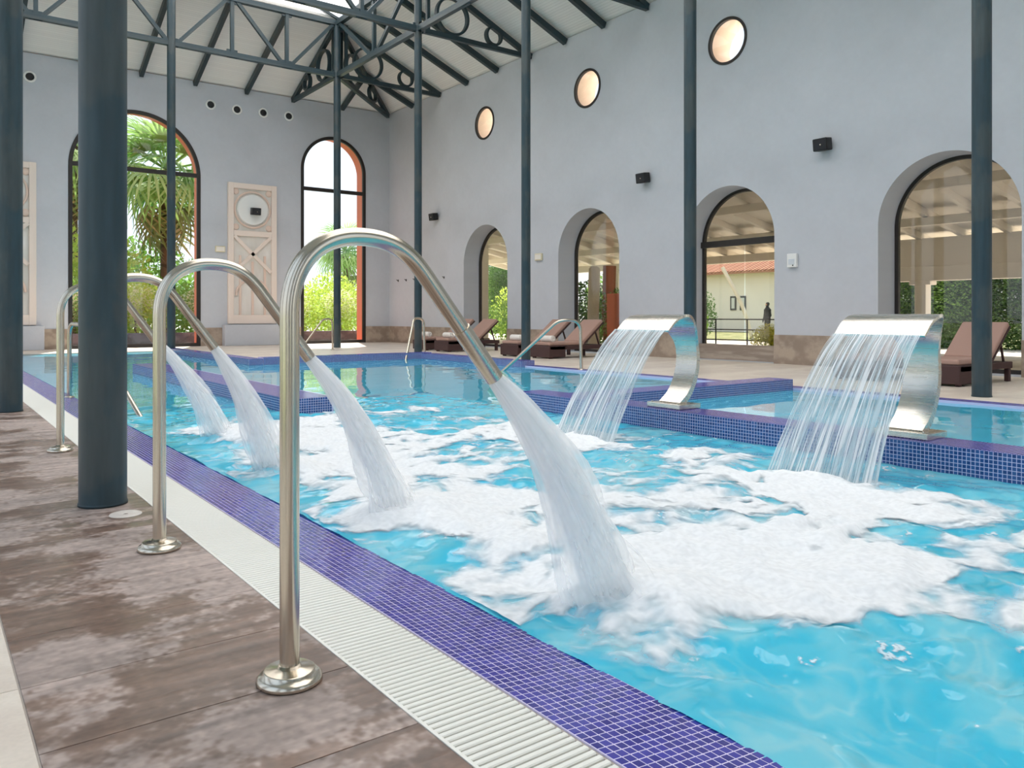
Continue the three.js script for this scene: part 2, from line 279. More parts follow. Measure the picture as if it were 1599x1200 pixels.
for (let i = 1; i < ROWS.length; i++) beamTruss(i === 1 ? 'dark teal cross girder spanning above the pool, cut by the top edge' : `dark teal cross girder above the picture, ${['', '', 'second', 'third', 'fourth', 'fifth', 'sixth'][i]} from the end wall`, [CX0, ROWS[i]], [CX1, ROWS[i]], 6, 'cross girders over the pool', 0);
beamTruss('dark teal girder above the left column row', [CX0, ROWS[0]], [CX0, 4.8], 12, 'girders along the pool sides');

function ringTruss(label, A, B) { // triangular bracket truss from a column (A) to a wall (B) with two rings
  const t = thing('ring_truss', label, 'truss', [0, 0, 0], 0, 'ring trusses between columns and walls'), L = Math.hypot(B[0] - A[0], B[1] - A[1]), d = [(B[0] - A[0]) / L, (B[1] - A[1]) / L], yEnd = EAVE - 0.12;
  const P = (s, y) => { const k = 0.19 + s * (L - 0.19); return [A[0] + d[0] * k, y, A[1] + d[1] * k]; };
  part('bottom_chord', bar(P(0, CH), P(L > 4 ? 0.97 : 0.985, CH), 0.11, 0.13), M.steelDark, t); part('top_chord', bar(P(0, TOP - 0.06), P(L > 4 ? 0.97 : 0.985, yEnd + 0.02), 0.12, 0.15), M.steelDark, t);
  const sc = L / 3.8, ry = Math.atan2(-d[1], d[0]);
  for (const [s, r, tube] of [[0.24, 0.5, 0.055], [0.62, 0.26, 0.05], [0.78, 0.12, 0.03]]) {
    const band = circlePath(0, 0, r + 0.02, THREE.Shape); band.holes = [circlePath(0, 0, r - 0.045)]; const g = at(new THREE.ExtrudeGeometry(band, { depth: 0.13, bevelEnabled: false, curveSegments: 28 }), 0, 0, -0.065); g.scale(sc, 1, 1).rotateY(ry); const p = P(s, CH + 0.06 + r + 0.01); if (r > 0.2) part('ring', at(g, ...p), M.steelDark, t);
  }
  part('post', bar(P(0.03, CH), P(0.03, TOP), 0.09, 0.09), M.steelDark, t);
}
ringTruss('dark ring truss from the corner column straight to the end wall', [CX1, ROWS[0]], [CX1, ZF]);
ringTruss('dark ring truss running diagonally into the room corner', [CX1, ROWS[0]], [XR, ZF]);
ROWS.forEach((z, i) => ringTruss(['dark ring truss from the corner column to the side wall', 'dark ring truss with a large circle above the middle loungers', 'dark ring truss cut by the top edge of the picture', ...['first', 'second', 'third', 'fourth'].map((o) => `dark ring truss above the picture on the right, ${o} towards the viewer`)][i], [CX1, z], [XR, z]));
function rafter(label, a, b) { one('roof_rafter', bar(a, b, 0.12, 0.17), M.steelDark, label, 'rafter', 'plain rafters under the ceiling'); }
const ry0 = EAVE - 0.1, ry1 = roofAt(3.8) - 0.1;
[8.88, 7.22, 5.6, 3.94, 2.3].forEach((x, i) => rafter(['plain dark rafter', 'plain dark rafter', 'plain dark rafter', 'plain dark rafter', 'plain dark rafter'][i] + ' over the end wall, ' + ['first', 'second', 'third', 'fourth', 'fifth'][i] + ' left of the corner column', [x, ry0, ZF + 0.04], [x, ry1, ROWS[0]]));
const jack = 1.9; rafter('short dark jack rafter on the end wall beside the room corner', [12.36, ry0, ZF + 0.04], [12.36, ry0 + RISE * jack, ZF + jack]); rafter('short dark jack rafter on the side wall beside the room corner', [XR - 0.04, ry0, -24.95], [XR - jack, ry0 + RISE * jack, -24.95]);
for (let i = 0; i < ROWS.length - 1; i++) for (const k of [1, 2]) { const z = mix(ROWS[i], ROWS[i + 1], k / 3); rafter(`plain dark side wall rafter, ${['first', 'second', 'third', 'fourth', 'fifth', 'sixth', 'seventh', 'eighth', 'ninth', 'tenth', 'eleventh', 'twelfth'][i * 2 + k - 1]} towards the viewer from the corner`, [XR - 0.04, ry0, z], [CX1, ry1, z]); }

// ---------------------------------------------------------------- pool basin, low mosaic walls, overflow edge
const PITCH = 0.0265;
const tileGeo = (() => { // a chamfered mosaic tile on the xz plane, top at y = 0.0025
  const a = 0.0111, b = 0.0103, h = 0.0009, P = [[-a, -0.002, -a], [a, -0.002, -a], [a, -0.002, a], [-a, -0.002, a], [-a, h - 0.0007, -a], [a, h - 0.0007, -a], [a, h - 0.0007, a], [-a, h - 0.0007, a], [-b, h, -b], [b, h, -b], [b, h, b], [-b, h, b]].map((p) => V(...p));
  const pos = [], q = (i, j, k, l) => { for (const n of [i, j, k, i, k, l]) pos.push(...P[n].toArray()); };
  q(8, 11, 10, 9); for (let i = 0; i < 4; i++) { const j = (i + 1) % 4; q(i, i + 4, j + 4, j); q(i + 4, i + 8, j + 8, j + 4); }
  const g = new THREE.BufferGeometry(); g.setAttribute('position', new THREE.Float32BufferAttribute(pos, 3)); g.computeVertexNormals(); return g;
})();
const purple = (r) => new THREE.Color().setRGB(0.04 + 0.03 * r, 0.035 + 0.028 * r, 0.25 + 0.15 * r), navy = (r) => new THREE.Color().setRGB(0.02 + 0.02 * r, 0.055 + 0.06 * r, 0.22 + 0.12 * r);
function mosaic(parent, o, u, v, nu, nv, tone, scale = 1) { // instanced tiles on a face: o corner, u and v unit directions, normal u x v
  const U = V(...u), W = V(...v), N = W.clone().cross(U).normalize(), im = new THREE.InstancedMesh(tileGeo, M.mosaic, nu * nv), m = new THREE.Matrix4(), p = PITCH * scale; let k = 0;
  for (let i = 0; i < nu; i++) for (let j = 0; j < nv; j++) {
    m.makeBasis(U.clone().multiplyScalar(scale), N.clone().multiplyScalar(scale), W.clone().multiplyScalar(-scale).multiplyScalar(-1)); m.setPosition(o[0] + (i + 0.5) * p * U.x + (j + 0.5) * p * W.x, o[1] + (i + 0.5) * p * U.y + (j + 0.5) * p * W.y, o[2] + (i + 0.5) * p * U.z + (j + 0.5) * p * W.z);
    im.setMatrixAt(k, m); im.setColorAt(k, tone(hash(i + 17 * nu, j + 31))); k++;
  }
  im.name = 'mosaic_tiles'; im.userData.kind = 'stuff'; parent.add(im); return im;
}
const WATER = -0.03;
M.basin = std(0x8fe0f0, 0.5);
{ // pool shell
  const s = structure('floor_pool', mergeGeometries([box(1.6, 9.72, -1.5, -1.3, -24, 4.2), box(1.6, 1.62, -1.4, -0.05, -24, 4.2), box(9.68, 9.72, -1.4, -0.05, -16.4, 4.2), box(5.76, 9.7, -1.4, -0.05, -16.46, -16.42), box(5.76, 5.8, -1.4, -0.05, -24, -16.44), box(1.6, 5.8, -1.4, -0.05, -24, -23.96), box(1.6, 9.7, -1.4, -0.05, 4.16, 4.2)]), M.basin, 'turquoise tiled shell of the pools under water');
  for (let k = 0; k < 4; k++) part('pool_step', rbox(1.62, 3.1, -1.3, -0.16 - 0.17 * k, -15.5, -11.2 + 0.55 * k - 0.8 + k * 0.2, 0.02), M.white, s);
}
function lowWall(label, x0, x1, z0, z1, top, faces, name = 'pool_divider') {
  const t = one(name, rbox(x0 + 0.002, x1 - 0.002, -1.3, top - 0.002, z0 + 0.002, z1 - 0.002, 0.006), M.mosaicGrout, label, 'pool wall');
  const nx = Math.floor((x1 - x0) / PITCH), nz = Math.floor((z1 - z0) / PITCH), ny = 8;
  mosaic(t, [x0, top - 0.002, z1], [0, 0, -1], [1, 0, 0], nz, nx, purple);
  if (faces.includes('-x')) mosaic(t, [x0 + 0.002, top - 0.004, z0], [0, 0, 1], [0, -1, 0], nz, ny, navy);
  if (faces.includes('+x')) mosaic(t, [x1 - 0.002, top - 0.004, z1], [0, 0, -1], [0, -1, 0], nz, ny, navy);
  if (faces.includes('+z')) mosaic(t, [x0, top - 0.004, z1 - 0.002], [1, 0, 0], [0, -1, 0], nx, ny, navy);
  if (faces.includes('-z')) mosaic(t, [x1, top - 0.004, z0 + 0.002], [-1, 0, 0], [0, -1, 0], nx, ny, navy);
  return t;
}
lowWall('low mosaic wall carrying the two steel waterfalls', 5.4, 5.75, -7.1, 4.2, 0.15, ['-x', '-z', '+x']);
lowWall('low mosaic wall in the left half of the pool ending behind the water jets', 3.1, 3.6, -15.5, -8.0, 0.13, ['-x', '+x', '+z']);
lowWall('low mosaic wall crossing the pool behind the steel waterfalls', 5.75, 9.7, -6.85, -6.45, 0.12, ['+z', '-z']);
lowWall('raised mosaic curb along the far side of the clear pool', 5.8, 9.9, -16.75, -16.4, 0.12, ['+z'], 'pool_curb');
lowWall('raised mosaic curb running from the far pool corner to the loungers', 9.62, 9.95, -16.4, -12.5, 0.10, ['-x', '+z'], 'pool_curb');
lowWall('raised mosaic curb of the leftward pool arm by the end wall', 5.5, 5.8, -24, -16.4, 0.10, ['-x', '+z'], 'pool_curb');
{ // flush mosaic rim of the right-hand deck
  const t = one('deck_border', box(9.7, 9.97, -0.05, 0.001, -12.5, 4.2), M.mosaicGrout, 'flush mosaic border of the deck below the loungers', 'tile border');
  mosaic(t, [9.7, 0.001, 4.2], [0, 0, -1], [1, 0, 0], Math.floor(16.7 / PITCH), 10, purple);
}
{ // overflow edge on the left: mosaic strip falling gently into the water, 13 tiles wide
  const x0 = 1.252, x1 = 1.5965, drop = 0.036, a = Math.atan2(drop, x1 - x0), t = new THREE.Group(); t.name = 'overflow_edge'; t.position.set(x0, 0, 0); t.rotation.z = -a; scene.add(t);
  tag(t, 'purple mosaic overflow edge between the white drain grating and the water', 'pool edge');
  part('grout_bed', box(0, 0.348, -0.05, 0.0, -24, 4.2), M.mosaicGrout, t);
  const mats = Array.from({ length: 10 }, (_, k) => std(0xffffff, 0.14 + 0.02 * (k % 3))); mats.forEach((m, k) => m.color.copy(purple(k / 9)));
  const n = 13, zs = -1.0, rows = Math.floor(300 / n);
  for (let i = 0; i < rows; i++) for (let j = 0; j < n; j++) { if (i * n + j >= 300) continue; const m = part('mosaic_tile', tileGeo, mats[Math.floor(hash(i, j + 40) * 10)], t); m.position.set((j + 0.5) * PITCH + 0.002, hash(j, i) * 0.0004, zs - (i + 0.5) * PITCH); m.rotation.set((hash(i, j) - 0.5) * 0.05, 0, (hash(j, i + 9) - 0.5) * 0.05); }
  const zEnd = zs - rows * PITCH, far = Math.floor((24 + zEnd) / PITCH), near = Math.floor((4.2 - zs) / PITCH);
  const im = new THREE.InstancedMesh(tileGeo, M.mosaic, (far + near) * n), mt = new THREE.Matrix4(), e = new THREE.Euler(); let k = 0;
  for (let i = 0; i < far + near; i++) for (let j = 0; j < n; j++) { const z = i < far ? zEnd - (i + 0.5) * PITCH : zs + (i - far + 0.5) * PITCH; e.set((hash(i, j + 3) - 0.5) * 0.05, 0, (hash(j, i + 19) - 0.5) * 0.05); mt.makeRotationFromEuler(e); mt.setPosition((j + 0.5) * PITCH + 0.002, hash(j, i) * 0.0004, z); im.setMatrixAt(k, mt); im.setColorAt(k++, purple(hash(i, j + 40))); }
  im.name = 'mosaic_tiles'; im.userData.kind = 'stuff'; t.add(im);
}
{ // drain grating: white slats across a channel
  const t = thing('drain_grating', 'white plastic drain grating of narrow slats along the pool', 'grating', [0, 0, 0]);
  const sh = new THREE.Shape(); [[-0.0085, -0.02], [0.0085, -0.02], [0.0085, -0.003], [0.006, 0], [-0.006, 0], [-0.0085, -0.003]].forEach((p, i) => i ? sh.lineTo(...p) : sh.moveTo(...p));
  const g = at(new THREE.ExtrudeGeometry(sh, { depth: 0.246, bevelEnabled: false }), 0, 0, -0.123).rotateY(Math.PI / 2), p = 0.0245;
  for (let k = 0; k < 300; k++) { const m = part('slat', g, M.slat, t); m.position.set(1.119, 0.001, -1.0 - k * p); }
  const zs = []; for (let z = -1.0 - 300 * p; z > -24; z -= p) zs.push(z); for (let z = -1.0 + p; z < 4.2; z += p) zs.push(z);
  const im = new THREE.InstancedMesh(g, M.slat, zs.length), mt = new THREE.Matrix4(); zs.forEach((z, k) => im.setMatrixAt(k, mt.makeTranslation(1.119, 0.001, z))); im.name = 'slats'; im.userData.kind = 'stuff'; t.add(im);
  part('edge_trim', box(0.986, 0.9955, -0.05, 0.0015, -24, 4.2), M.slat, t);
  part('channel', box(0.996, 1.245, -0.06, -0.02, -24, 4.2), std(0x8d8a80, 0.8), t);
  part('joint', box(1.243, 1.252, -0.05, -0.004, -24, 4.2), M.grout, t);
}

// ---------------------------------------------------------------- water
const JET = [[-2.1, 2.03], [-3.62, 1.98], [-5.14, 1.88], [-6.67, 2.02]];           // z of the water cannons, x where their jets land
const FALL = [-2.81, -4.99];                                                        // z of the steel waterfalls
const foamAt = (x, z) => clamp(foamField(x, z));
function foamField(x, z) { // how much foam floats here, 0..1
  const w = (fbm(x * 1.3 + 5, z * 1.3, 3) - 0.5) * 0.9, inX = sm(1.72, 2.15, x + w * 0.35) * (1 - sm(4.35, 4.95, x + w * 0.9)), front = sm(0.0, 0.5, (-1.75 + (x - 2.0) * 1.05 + w * 0.5) - z), back = sm(-8.3, -7.2, z + w);
  let f = inX * front * back * mix(0.66, 0.56, sm(-2.6, -4.5, z));
  for (const [jz, jx] of JET) { const d = Math.hypot((x - jx - 0.22) / 0.8, (z - jz) / 0.55); f += 0.75 * Math.exp(-d * d); }
  for (const fz of FALL) { const d = Math.hypot((x - 4.25) / 0.45, (z - fz) / 0.75); f += 0.4 * Math.exp(-d * d); }
  for (const [cx, cz, rx, rz] of [[3.0, -1.75, 0.8, 0.5], [2.55, -1.9, 0.5, 0.4]]) { const d = Math.hypot((x - cx) / rx, (z - cz) / rz); f += 0.4 * Math.exp(-d * d); }
  const q = fbm(x * 1.1 + 3, z * 1.1 + 7, 2) - 0.5, h = fbm(x * 1.9 + 40 + q * 2, z * 2.2 + q * 3, 4) - 0.5, r = Math.abs(2 * fbm(x * 2.6 + 9 + q * 2.5, z * 3.0 + 4, 3) - 1), v = Math.abs(2 * fbm(x * 5.5 + h * 3, z * 6.0 - h * 3, 3) - 1);
  return f < 0.02 ? -1 : (f - 0.43) * 1.5 + h * 2.3 + (0.22 - r) * 1.0 * (1 - 0.4 * f) + (0.17 - v) * 0.75 - 0.25 * sm(0.12, 0.02, f);
}
const chop = (x, z) => sm(-11, -7.5, z) * (1 - sm(5.2, 5.5, x));
function waveAt(x, z) {
  const c = chop(x, z), n1 = fbm(x * 1.7, z * 1.7 + 8, 2) - 0.5, n2 = fbm(x * 4.5 + n1 * 3 + 3, z * 5.5 - n1 * 2, 3) - 0.5, n3 = vn(x * 15 + n2 * 5, z * 18) - 0.5, edge = sm(1.6, 1.8, x);
  return WATER + (c * (0.05 * n1 + 0.06 * n2 + 0.01 * n3) + (1 - c) * (0.006 * n1 + 0.006 * n2 + 0.0007 * n3)) * mix(0.25, 1, edge);
}
const swell = (x, z) => { let s = 0; for (const [jz, jx] of JET) { const d = Math.hypot(x - jx - 0.08, z - jz); s += 0.075 * Math.exp(-d * d / 0.05); } for (const fz of FALL) { const d = Math.hypot((x - 4.5) / 0.5, (z - fz)); s += 0.025 * Math.exp(-d * d / 0.1); } return s; };
function surface(x0, x1, z0, z1, step, fn, keep) {
  const nx = Math.round((x1 - x0) / step), nz = Math.round((z1 - z0) / step), pos = [], uv = [], idx = [], g = new THREE.BufferGeometry();
  for (let j = 0; j <= nz; j++) for (let i = 0; i <= nx; i++) { const x = mix(x0, x1, i / nx), z = mix(z0, z1, j / nz); pos.push(x, fn(x, z), z); uv.push(i / nx, j / nz); }
  for (let j = 0; j < nz; j++) for (let i = 0; i < nx; i++) { const a = j * (nx + 1) + i, b = a + nx + 1; if (!keep || keep(mix(x0, x1, (i + 0.5) / nx), mix(z0, z1, (j + 0.5) / nz))) idx.push(a, b, a + 1, a + 1, b, b + 1); }
  g.setAttribute('position', new THREE.Float32BufferAttribute(pos, 3)); g.setAttribute('uv', new THREE.Float32BufferAttribute(uv, 2)); g.setIndex(idx); g.computeVertexNormals(); return g;
}
M.water = phy({ color: new THREE.Color().setRGB(0.09, 0.7, 0.93), roughness: 0.03, transmission: 0.35, thickness: 0, ior: 1.33 });
{
  const near = surface(1.585, 5.41, -9, 1.5, 0.03, (x, z) => waveAt(x, z) + swell(x, z)), a = surface(1.585, 9.72, -24, -9, 0.12, waveAt), b = surface(5.41, 9.72, -9, 4.2, 0.1, waveAt), c = surface(1.585, 5.41, 1.5, 4.2, 0.1, waveAt);
  // fine air bubbles stirred into the water drift in pale swirls
  const stir = tex(512, 1400, (u, v) => { const x = mix(1.585, 5.41, u), z = mix(-9, 1.5, v), q = fbm(x * 1.2 + 2, z * 1.2, 3) - 0.5, n = fbm(x * 2.4 + q * 4, z * 3.2 - q * 4, 5), r = 1 - Math.abs(2 * fbm(x * 4 + q * 6 + 7, z * 5 + q * 5, 4) - 1), t = clamp(sm(0.38, 0.7, n) * 0.65 + 0.35 * sm(0.75, 0.98, r)) * sm(-9, -7.5, z); return [mix(0.31, 0.62, t), mix(0.85, 0.93, t), mix(0.965, 0.98, t)]; });
  stir.wrapS = stir.wrapT = THREE.ClampToEdgeWrapping;
  M.waterNear = phy({ color: 0xffffff, map: stir, roughness: 0.03, transmission: 0.25, thickness: 0, ior: 1.33 });
  const w = thing('pool_water', 'turquoise pool water, churned in front and calm behind', 'water', [0, 0, 0], 0, null, 'stuff');
  part('churned_water', near, M.waterNear, w); part('calm_water', mergeGeometries([a, b, c]), M.water, w);
  const X0 = 1.6, X1 = 5.38, Z0 = -9, Z1 = 1.2, W = 960, H = 2040;
  const mask = tex(W, H, (u, v) => { const x = mix(X0, X1, u), z = mix(Z0, Z1, v), f = foamField(x, z), d = fbm(x * 22, z * 24, 3), fine = fbm(x * 60, z * 60, 2); let a = Math.pow(sm(-0.14, 0.6, f + (d - 0.5) * 0.3), 1.0) * (0.92 + 0.2 * (fine - 0.35)); const s = vn(x * 7 + 3, z * 8); if (s > 0.84) a = Math.max(a, sm(0.84, 0.92, s) * sm(0.55, 0.7, fine) * 0.7 * sm(1.75, 2.0, x) * sm(0.9, 0.2, z) ); return gray(a); }, false);
  mask.wrapS = mask.wrapT = THREE.ClampToEdgeWrapping;
  const fbump = tex(512, 512, (u, v) => gray(fbm(u * 24, v * 24, 4, 24, 24)), false); fbump.repeat.set(4, 10);
  M.foam = std(0xf4f5f6, 0.75, { alphaMap: mask, transparent: true, bumpMap: fbump, bumpScale: 0.0015 });
  const fg = surface(X0, X1, Z0, Z1, 0.03, (x, z) => { const f = foamAt(x, z); return waveAt(x, z) + swell(x, z) + 0.006 + sm(0, 1, f) * Math.max(0, 0.016 + 0.06 * (fbm(x * 3.1 + 2, z * 3.6, 3) - 0.5) + 0.02 * (fbm(x * 11, z * 11, 3) - 0.5)); });
  one('water_foam', fg, M.foam, 'white foam churning on the bubbling water under the jets', 'foam', null, 'stuff');
}

// ---------------------------------------------------------------- water cannons (bent steel pipes) and their jets
const jetMaskOf = (base, amp, fade) => tex(256, 256, (u, v) => { const s = fbm(u * 26, v * 2, 3, 26, 2), f = fbm(u * 16, v * 9, 3, 16, 9); return gray(clamp(base * (1 - fade * sm(0.45, 1, v)) + (s - 0.5) * amp * (0.4 + v) + (f - 0.5) * amp * v)); }, false);
const jetMat = (base, amp, fade) => phy({ color: 0xffffff, roughness: 1, transmission: 0.55, thickness: 0, alphaMap: jetMaskOf(base, amp, fade), transparent: true });
const jetMats = [jetMat(0.45, 0.55, 0.75), jetMat(0.65, 0.5, 0.5), jetMat(0.97, 0.3, 0.25)];
function jetGeo(ax, ay, bx, by, r0, r1, jag, sd) { // flaring stream in the xy plane, falling faster as it goes
  const n = 40, m = 28, pos = [], uv = [], idx = [];
  for (let i = 0; i <= n; i++) {
    const t = i / n, x = mix(ax, bx, t * 1.18 - 0.18 * t * t), y = mix(ay, by, 0.72 * t + 0.28 * t * t), e = 0.004, t2 = t + e, dx = mix(ax, bx, t2 * 1.18 - 0.18 * t2 * t2) - x, dy = mix(ay, by, 0.72 * t2 + 0.28 * t2 * t2) - y, L = Math.hypot(dx, dy), nx = -dy / L, ny = dx / L, r = mix(r0, r1, Math.pow(t, 0.95));
    for (let k = 0; k <= m; k++) { const a = k / m * Math.PI * 2, j = 1 + jag * t * (vn(Math.cos(a) * 2 + sd, Math.sin(a) * 2 + t * 5) - 0.5) * 1.6, c = Math.cos(a) * r * j, s = Math.sin(a) * r * j; pos.push(x + nx * c, y + ny * c, s); uv.push(k / m, t); }
  }
  for (let i = 0; i < n; i++) for (let k = 0; k < m; k++) { const a = i * (m + 1) + k, b = a + m + 1; idx.push(a, a + 1, b, b, a + 1, b + 1); }
  const g = new THREE.BufferGeometry(); g.setAttribute('position', new THREE.Float32BufferAttribute(pos, 3)); g.setAttribute('uv', new THREE.Float32BufferAttribute(uv, 2)); g.setIndex(idx); g.computeVertexNormals(); return g;
}
const canX = [0.815, 0.83, 0.835, 0.845];
JET.forEach(([z, lx], i) => {
  const which = ['nearest the viewer', 'second from the viewer', 'half hidden behind the thick column', 'farthest, left of the thick column'][i];
  const t = thing('water_cannon', 'bent stainless steel water cannon pipe, ' + which, 'water cannon', [canX[i], 0, z], 0, 'water cannons along the pool edge');
  const ex = 1.5 - canX[i], P = new Path3(), A = V(0, 0.0, 0), B = V(0, 1.0, 0), r = 0.0265;
  // upright, arch over, straight run down to the nozzle
  P.add(new THREE.LineCurve3(A, B)); P.add(new THREE.CubicBezierCurve3(B, V(0.0, 1.165, 0), V(0.1, 1.228, 0), V(0.215, 1.228, 0))); P.add(new THREE.CubicBezierCurve3(V(0.215, 1.228, 0), V(0.315, 1.228, 0), V(0.37, 1.195, 0), V(0.43, 1.12, 0))); P.add(new THREE.LineCurve3(V(0.43, 1.12, 0), V(ex, 0.80, 0)));
  part('pipe', new THREE.TubeGeometry(P, 140, r, 24, false), M.inox, t);
  const d = V(ex - 0.43, 0.80 - 1.12, 0).normalize(), e = V(ex, 0.80, 0), s = e.clone().addScaledVector(d, -0.2);
  part('nozzle', rod(s.toArray(), e.clone().addScaledVector(d, 0.006).toArray(), r + 0.0035, 24), M.inox, t);
  part('base_flange', new THREE.LatheGeometry([[0.0, 0], [0.084, 0], [0.088, 0.006], [0.087, 0.014], [0.08, 0.022], [0.072, 0.024], [0.07, 0.033], [0.066, 0.036], [0.031, 0.04], [0.029, 0.048], [0.0, 0.048]].map((p) => new THREE.Vector2(...p)), 40), M.inox, t);
  const j = thing('water_jet', 'white water jet from the cannon pipe ' + which, 'water jet', [0, 0, z], 0, 'jets of the water cannons');
  const w = [0.15, 0.12, 0.12, 0.11][i];
  [[1, 0.6, 'mist'], [0.78, 0.45, 'spray'], [0.55, 0.3, 'core']].forEach(([k, jag, n], q) => part(n, jetGeo(1.496, 0.803, lx, WATER, 0.026 * (1 - 0.06 * q), w * k, jag, i * 7 + q * 20), jetMats[q], j));
});
{ const g = new THREE.LatheGeometry([[0.012, 0.001], [0.016, 0.004], [0.066, 0.006], [0.074, 0.003], [0.076, 0]].map((p) => new THREE.Vector2(...p)), 36), m = one('floor_drain', g, std(0xd9d0c6, 0.45), 'small round steel drain cover beside the thick column', 'drain'); m.position.set(0.84, 0, -4.36); }

// ---------------------------------------------------------------- steel waterfalls
const sheetMask = tex(1024, 512, (u, v) => { const s = fbm(u * 95 + 0.8 * vn(u * 9, v * 2), v * 2.4, 3), b = fbm(u * 13, v * 1.6, 3), e = Math.max(sm(0.03, 0.0, u), sm(0.97, 1.0, u)); return gray(clamp(0.14 + 0.95 * sm(0.42, 0.68, s) * sm(0.22, 0.6, b + 0.12) + 0.5 * e)); }, false);
M.sheet = phy({ color: 0xffffff, roughness: 0.8, transmission: 0.4, thickness: 0, alphaMap: sheetMask, transparent: true });
M.film = phy({ color: 0xe9f1f4, roughness: 0.03, transmission: 0.93, thickness: 0, ior: 1.33 });
FALL.forEach((z, i) => {
  const which = i ? 'farther, nearer the pool centre' : 'nearer, at the right';
  const t = thing('steel_waterfall', 'curved brushed steel waterfall spout, the ' + which, 'waterfall', [5.6, 0.15, z], 0, 'steel waterfalls on the low wall');
  // section of the ribbon in xy: from the base up the back, over the top, to the lip
  const C = new THREE.CatmullRomCurve3([V(-0.02, 0.03, 0), V(0.09, 0.12, 0), V(0.175, 0.26, 0), V(0.215, 0.43, 0), V(0.19, 0.6, 0), V(0.095, 0.745, 0), V(-0.05, 0.835, 0), V(-0.18, 0.845, 0), V(-0.3, 0.80, 0), V(-0.4, 0.715, 0)], false, 'centripetal');
  const n = 64, th = 0.06, wAt = (s) => mix(0.125, 0.315, sm(0.42, 0.86, s)), pos = [], uv = [], idx = [], K = 4;
  for (let k = 0; k <= n; k++) {
    const s = k / n, p = C.getPointAt(s), d = C.getTangentAt(s), N = V(d.y, -d.x, 0), w = wAt(s), tt = mix(th, 0.014, s);
    for (const [a, b] of [[1, -1], [1, 1], [-1, 1], [-1, -1]]) { pos.push(p.x + N.x * a * tt / 2, p.y + N.y * a * tt / 2, b * w); uv.push(b * w * 2, s * 1.5); }
  }
  for (let k = 0; k < n; k++) for (let q = 0; q < 4; q++) { const a = k * K + q, b = k * K + (q + 1) % 4, c = a + K, e = b + K; idx.push(a, b, c, b, e, c); }
  idx.push(0, 2, 1, 0, 3, 2); const l = n * K; idx.push(l, l + 1, l + 2, l, l + 2, l + 3);
  const g = new THREE.BufferGeometry(); g.setAttribute('position', new THREE.Float32BufferAttribute(pos, 3)); g.setAttribute('uv', new THREE.Float32BufferAttribute(uv, 2)); g.setIndex(idx);
  const flat = g.toNonIndexed(); flat.computeVertexNormals();
  // smooth along the ribbon, sharp at its edges
  { const P = flat.attributes.position, Nn = flat.attributes.normal, map = new Map(), key = (k) => [P.getX(k), P.getY(k), P.getZ(k)].map((v) => v.toFixed(4)).join(); for (let k = 0; k < P.count; k++) { const q = key(k); (map.get(q) ?? map.set(q, []).get(q)).push(k); } const src = Nn.array.slice(); for (const L of map.values()) for (const k of L) { const s = V(0, 0, 0), a = V(src[3 * k], src[3 * k + 1], src[3 * k + 2]); for (const m of L) { const b = V(src[3 * m], src[3 * m + 1], src[3 * m + 2]); if (a.dot(b) > 0.7) s.add(b); } s.normalize(); Nn.setXYZ(k, s.x, s.y, s.z); } }
  part('ribbon', flat, M.inoxBright, t);
  part('base_plate', rbox(-0.13, 0.16, 0, 0.045, -0.2, 0.2, 0.006), M.inoxBright, t);
  for (const b of [-0.16, 0.16]) part('bolt', at(new THREE.CylinderGeometry(0.009, 0.009, 0.012, 10), -0.1, 0.05, b), M.inox, t);
  // falling sheet
  const s = thing('water_sheet', 'streaky curtain of water falling from the steel waterfall, the ' + which, 'water', [0, 0, z], 0, 'sheets of water from the waterfalls'), sheet = (off, wob, sd) => {
    const g = new THREE.PlaneGeometry(1, 1, 60, 40), p = g.attributes.position;
    for (let k = 0; k < p.count; k++) { const u = p.getX(k) + 0.5, v = 0.5 - p.getY(k), w = mix(0.305, 0.36, v), x = 5.2 - (0.44 * v + 0.27 * Math.sqrt(v + 0.015)) + off + wob * v * (vn(u * 14 + sd, v * 3) - 0.5), y = mix(0.865, WATER - 0.01, v * 0.86 + 0.14 * v * v) + 0.01 * (v < 0.02); p.setXYZ(k, x, y, (u - 0.5) * 2 * w); g.attributes.uv.setXY(k, u + sd * 0.13, v); }
    g.computeVertexNormals(); return g;
  };
  part('clear_film', sheet(0.0, 0.02, 1), M.film, s); part('streaks', sheet(-0.008, 0.05, 3 + i), M.sheet, s); part('streaks', sheet(0.012, 0.05, 9 + i), M.sheet, s);
});

// ---------------------------------------------------------------- grab rails
function rail(label, pts, r = 0.021, corner = [0.12]) { const t = thing('grab_rail', label, 'handrail', [0, 0, 0], 0, 'steel grab rails at the pool steps'); part('tube', pipe(pts, r, corner, 90, 14), M.inox, t); const p = pts[pts.length - 1]; part('flange', at(new THREE.CylinderGeometry(r * 2.2, r * 2.4, 0.012, 20), p[0], p[1] + 0.006, p[2]), M.inox, t); return t; }
rail('slim steel grab rail beside the middle loungers', [[8.66, -0.1, -11.95], [9.45, 0.92, -11.15], [9.83, 0.9, -11.0], [9.84, 0.0, -10.98]], 0.03, [0.15, 0.18]);
rail('slim steel grab rail beside the far loungers', [[9.12, -0.1, -18.62 + 2.3], [9.75, 0.94, -17.0], [10.05, 0.92, -17.05], [10.08, 0.0, -17.05]], 0.03, [0.12, 0.16]);
rail('thin steel grab rail in front of the narrow end wall window', [[8.35, -0.02, -20.9], [9.3, 0.9, -21.4], [9.62, 0.9, -21.5], [9.64, 0, -21.52]], 0.025, [0.12, 0.16]);
rail('steel grab rail leading down the pool steps behind the thick column', [[1.86, -0.12, -8.7], [1.62, 0.88, -10.6], [1.52, 0.9, -11.2], [1.52, -0.02, -11.25]], 0.026, [0.2, 0.14]);

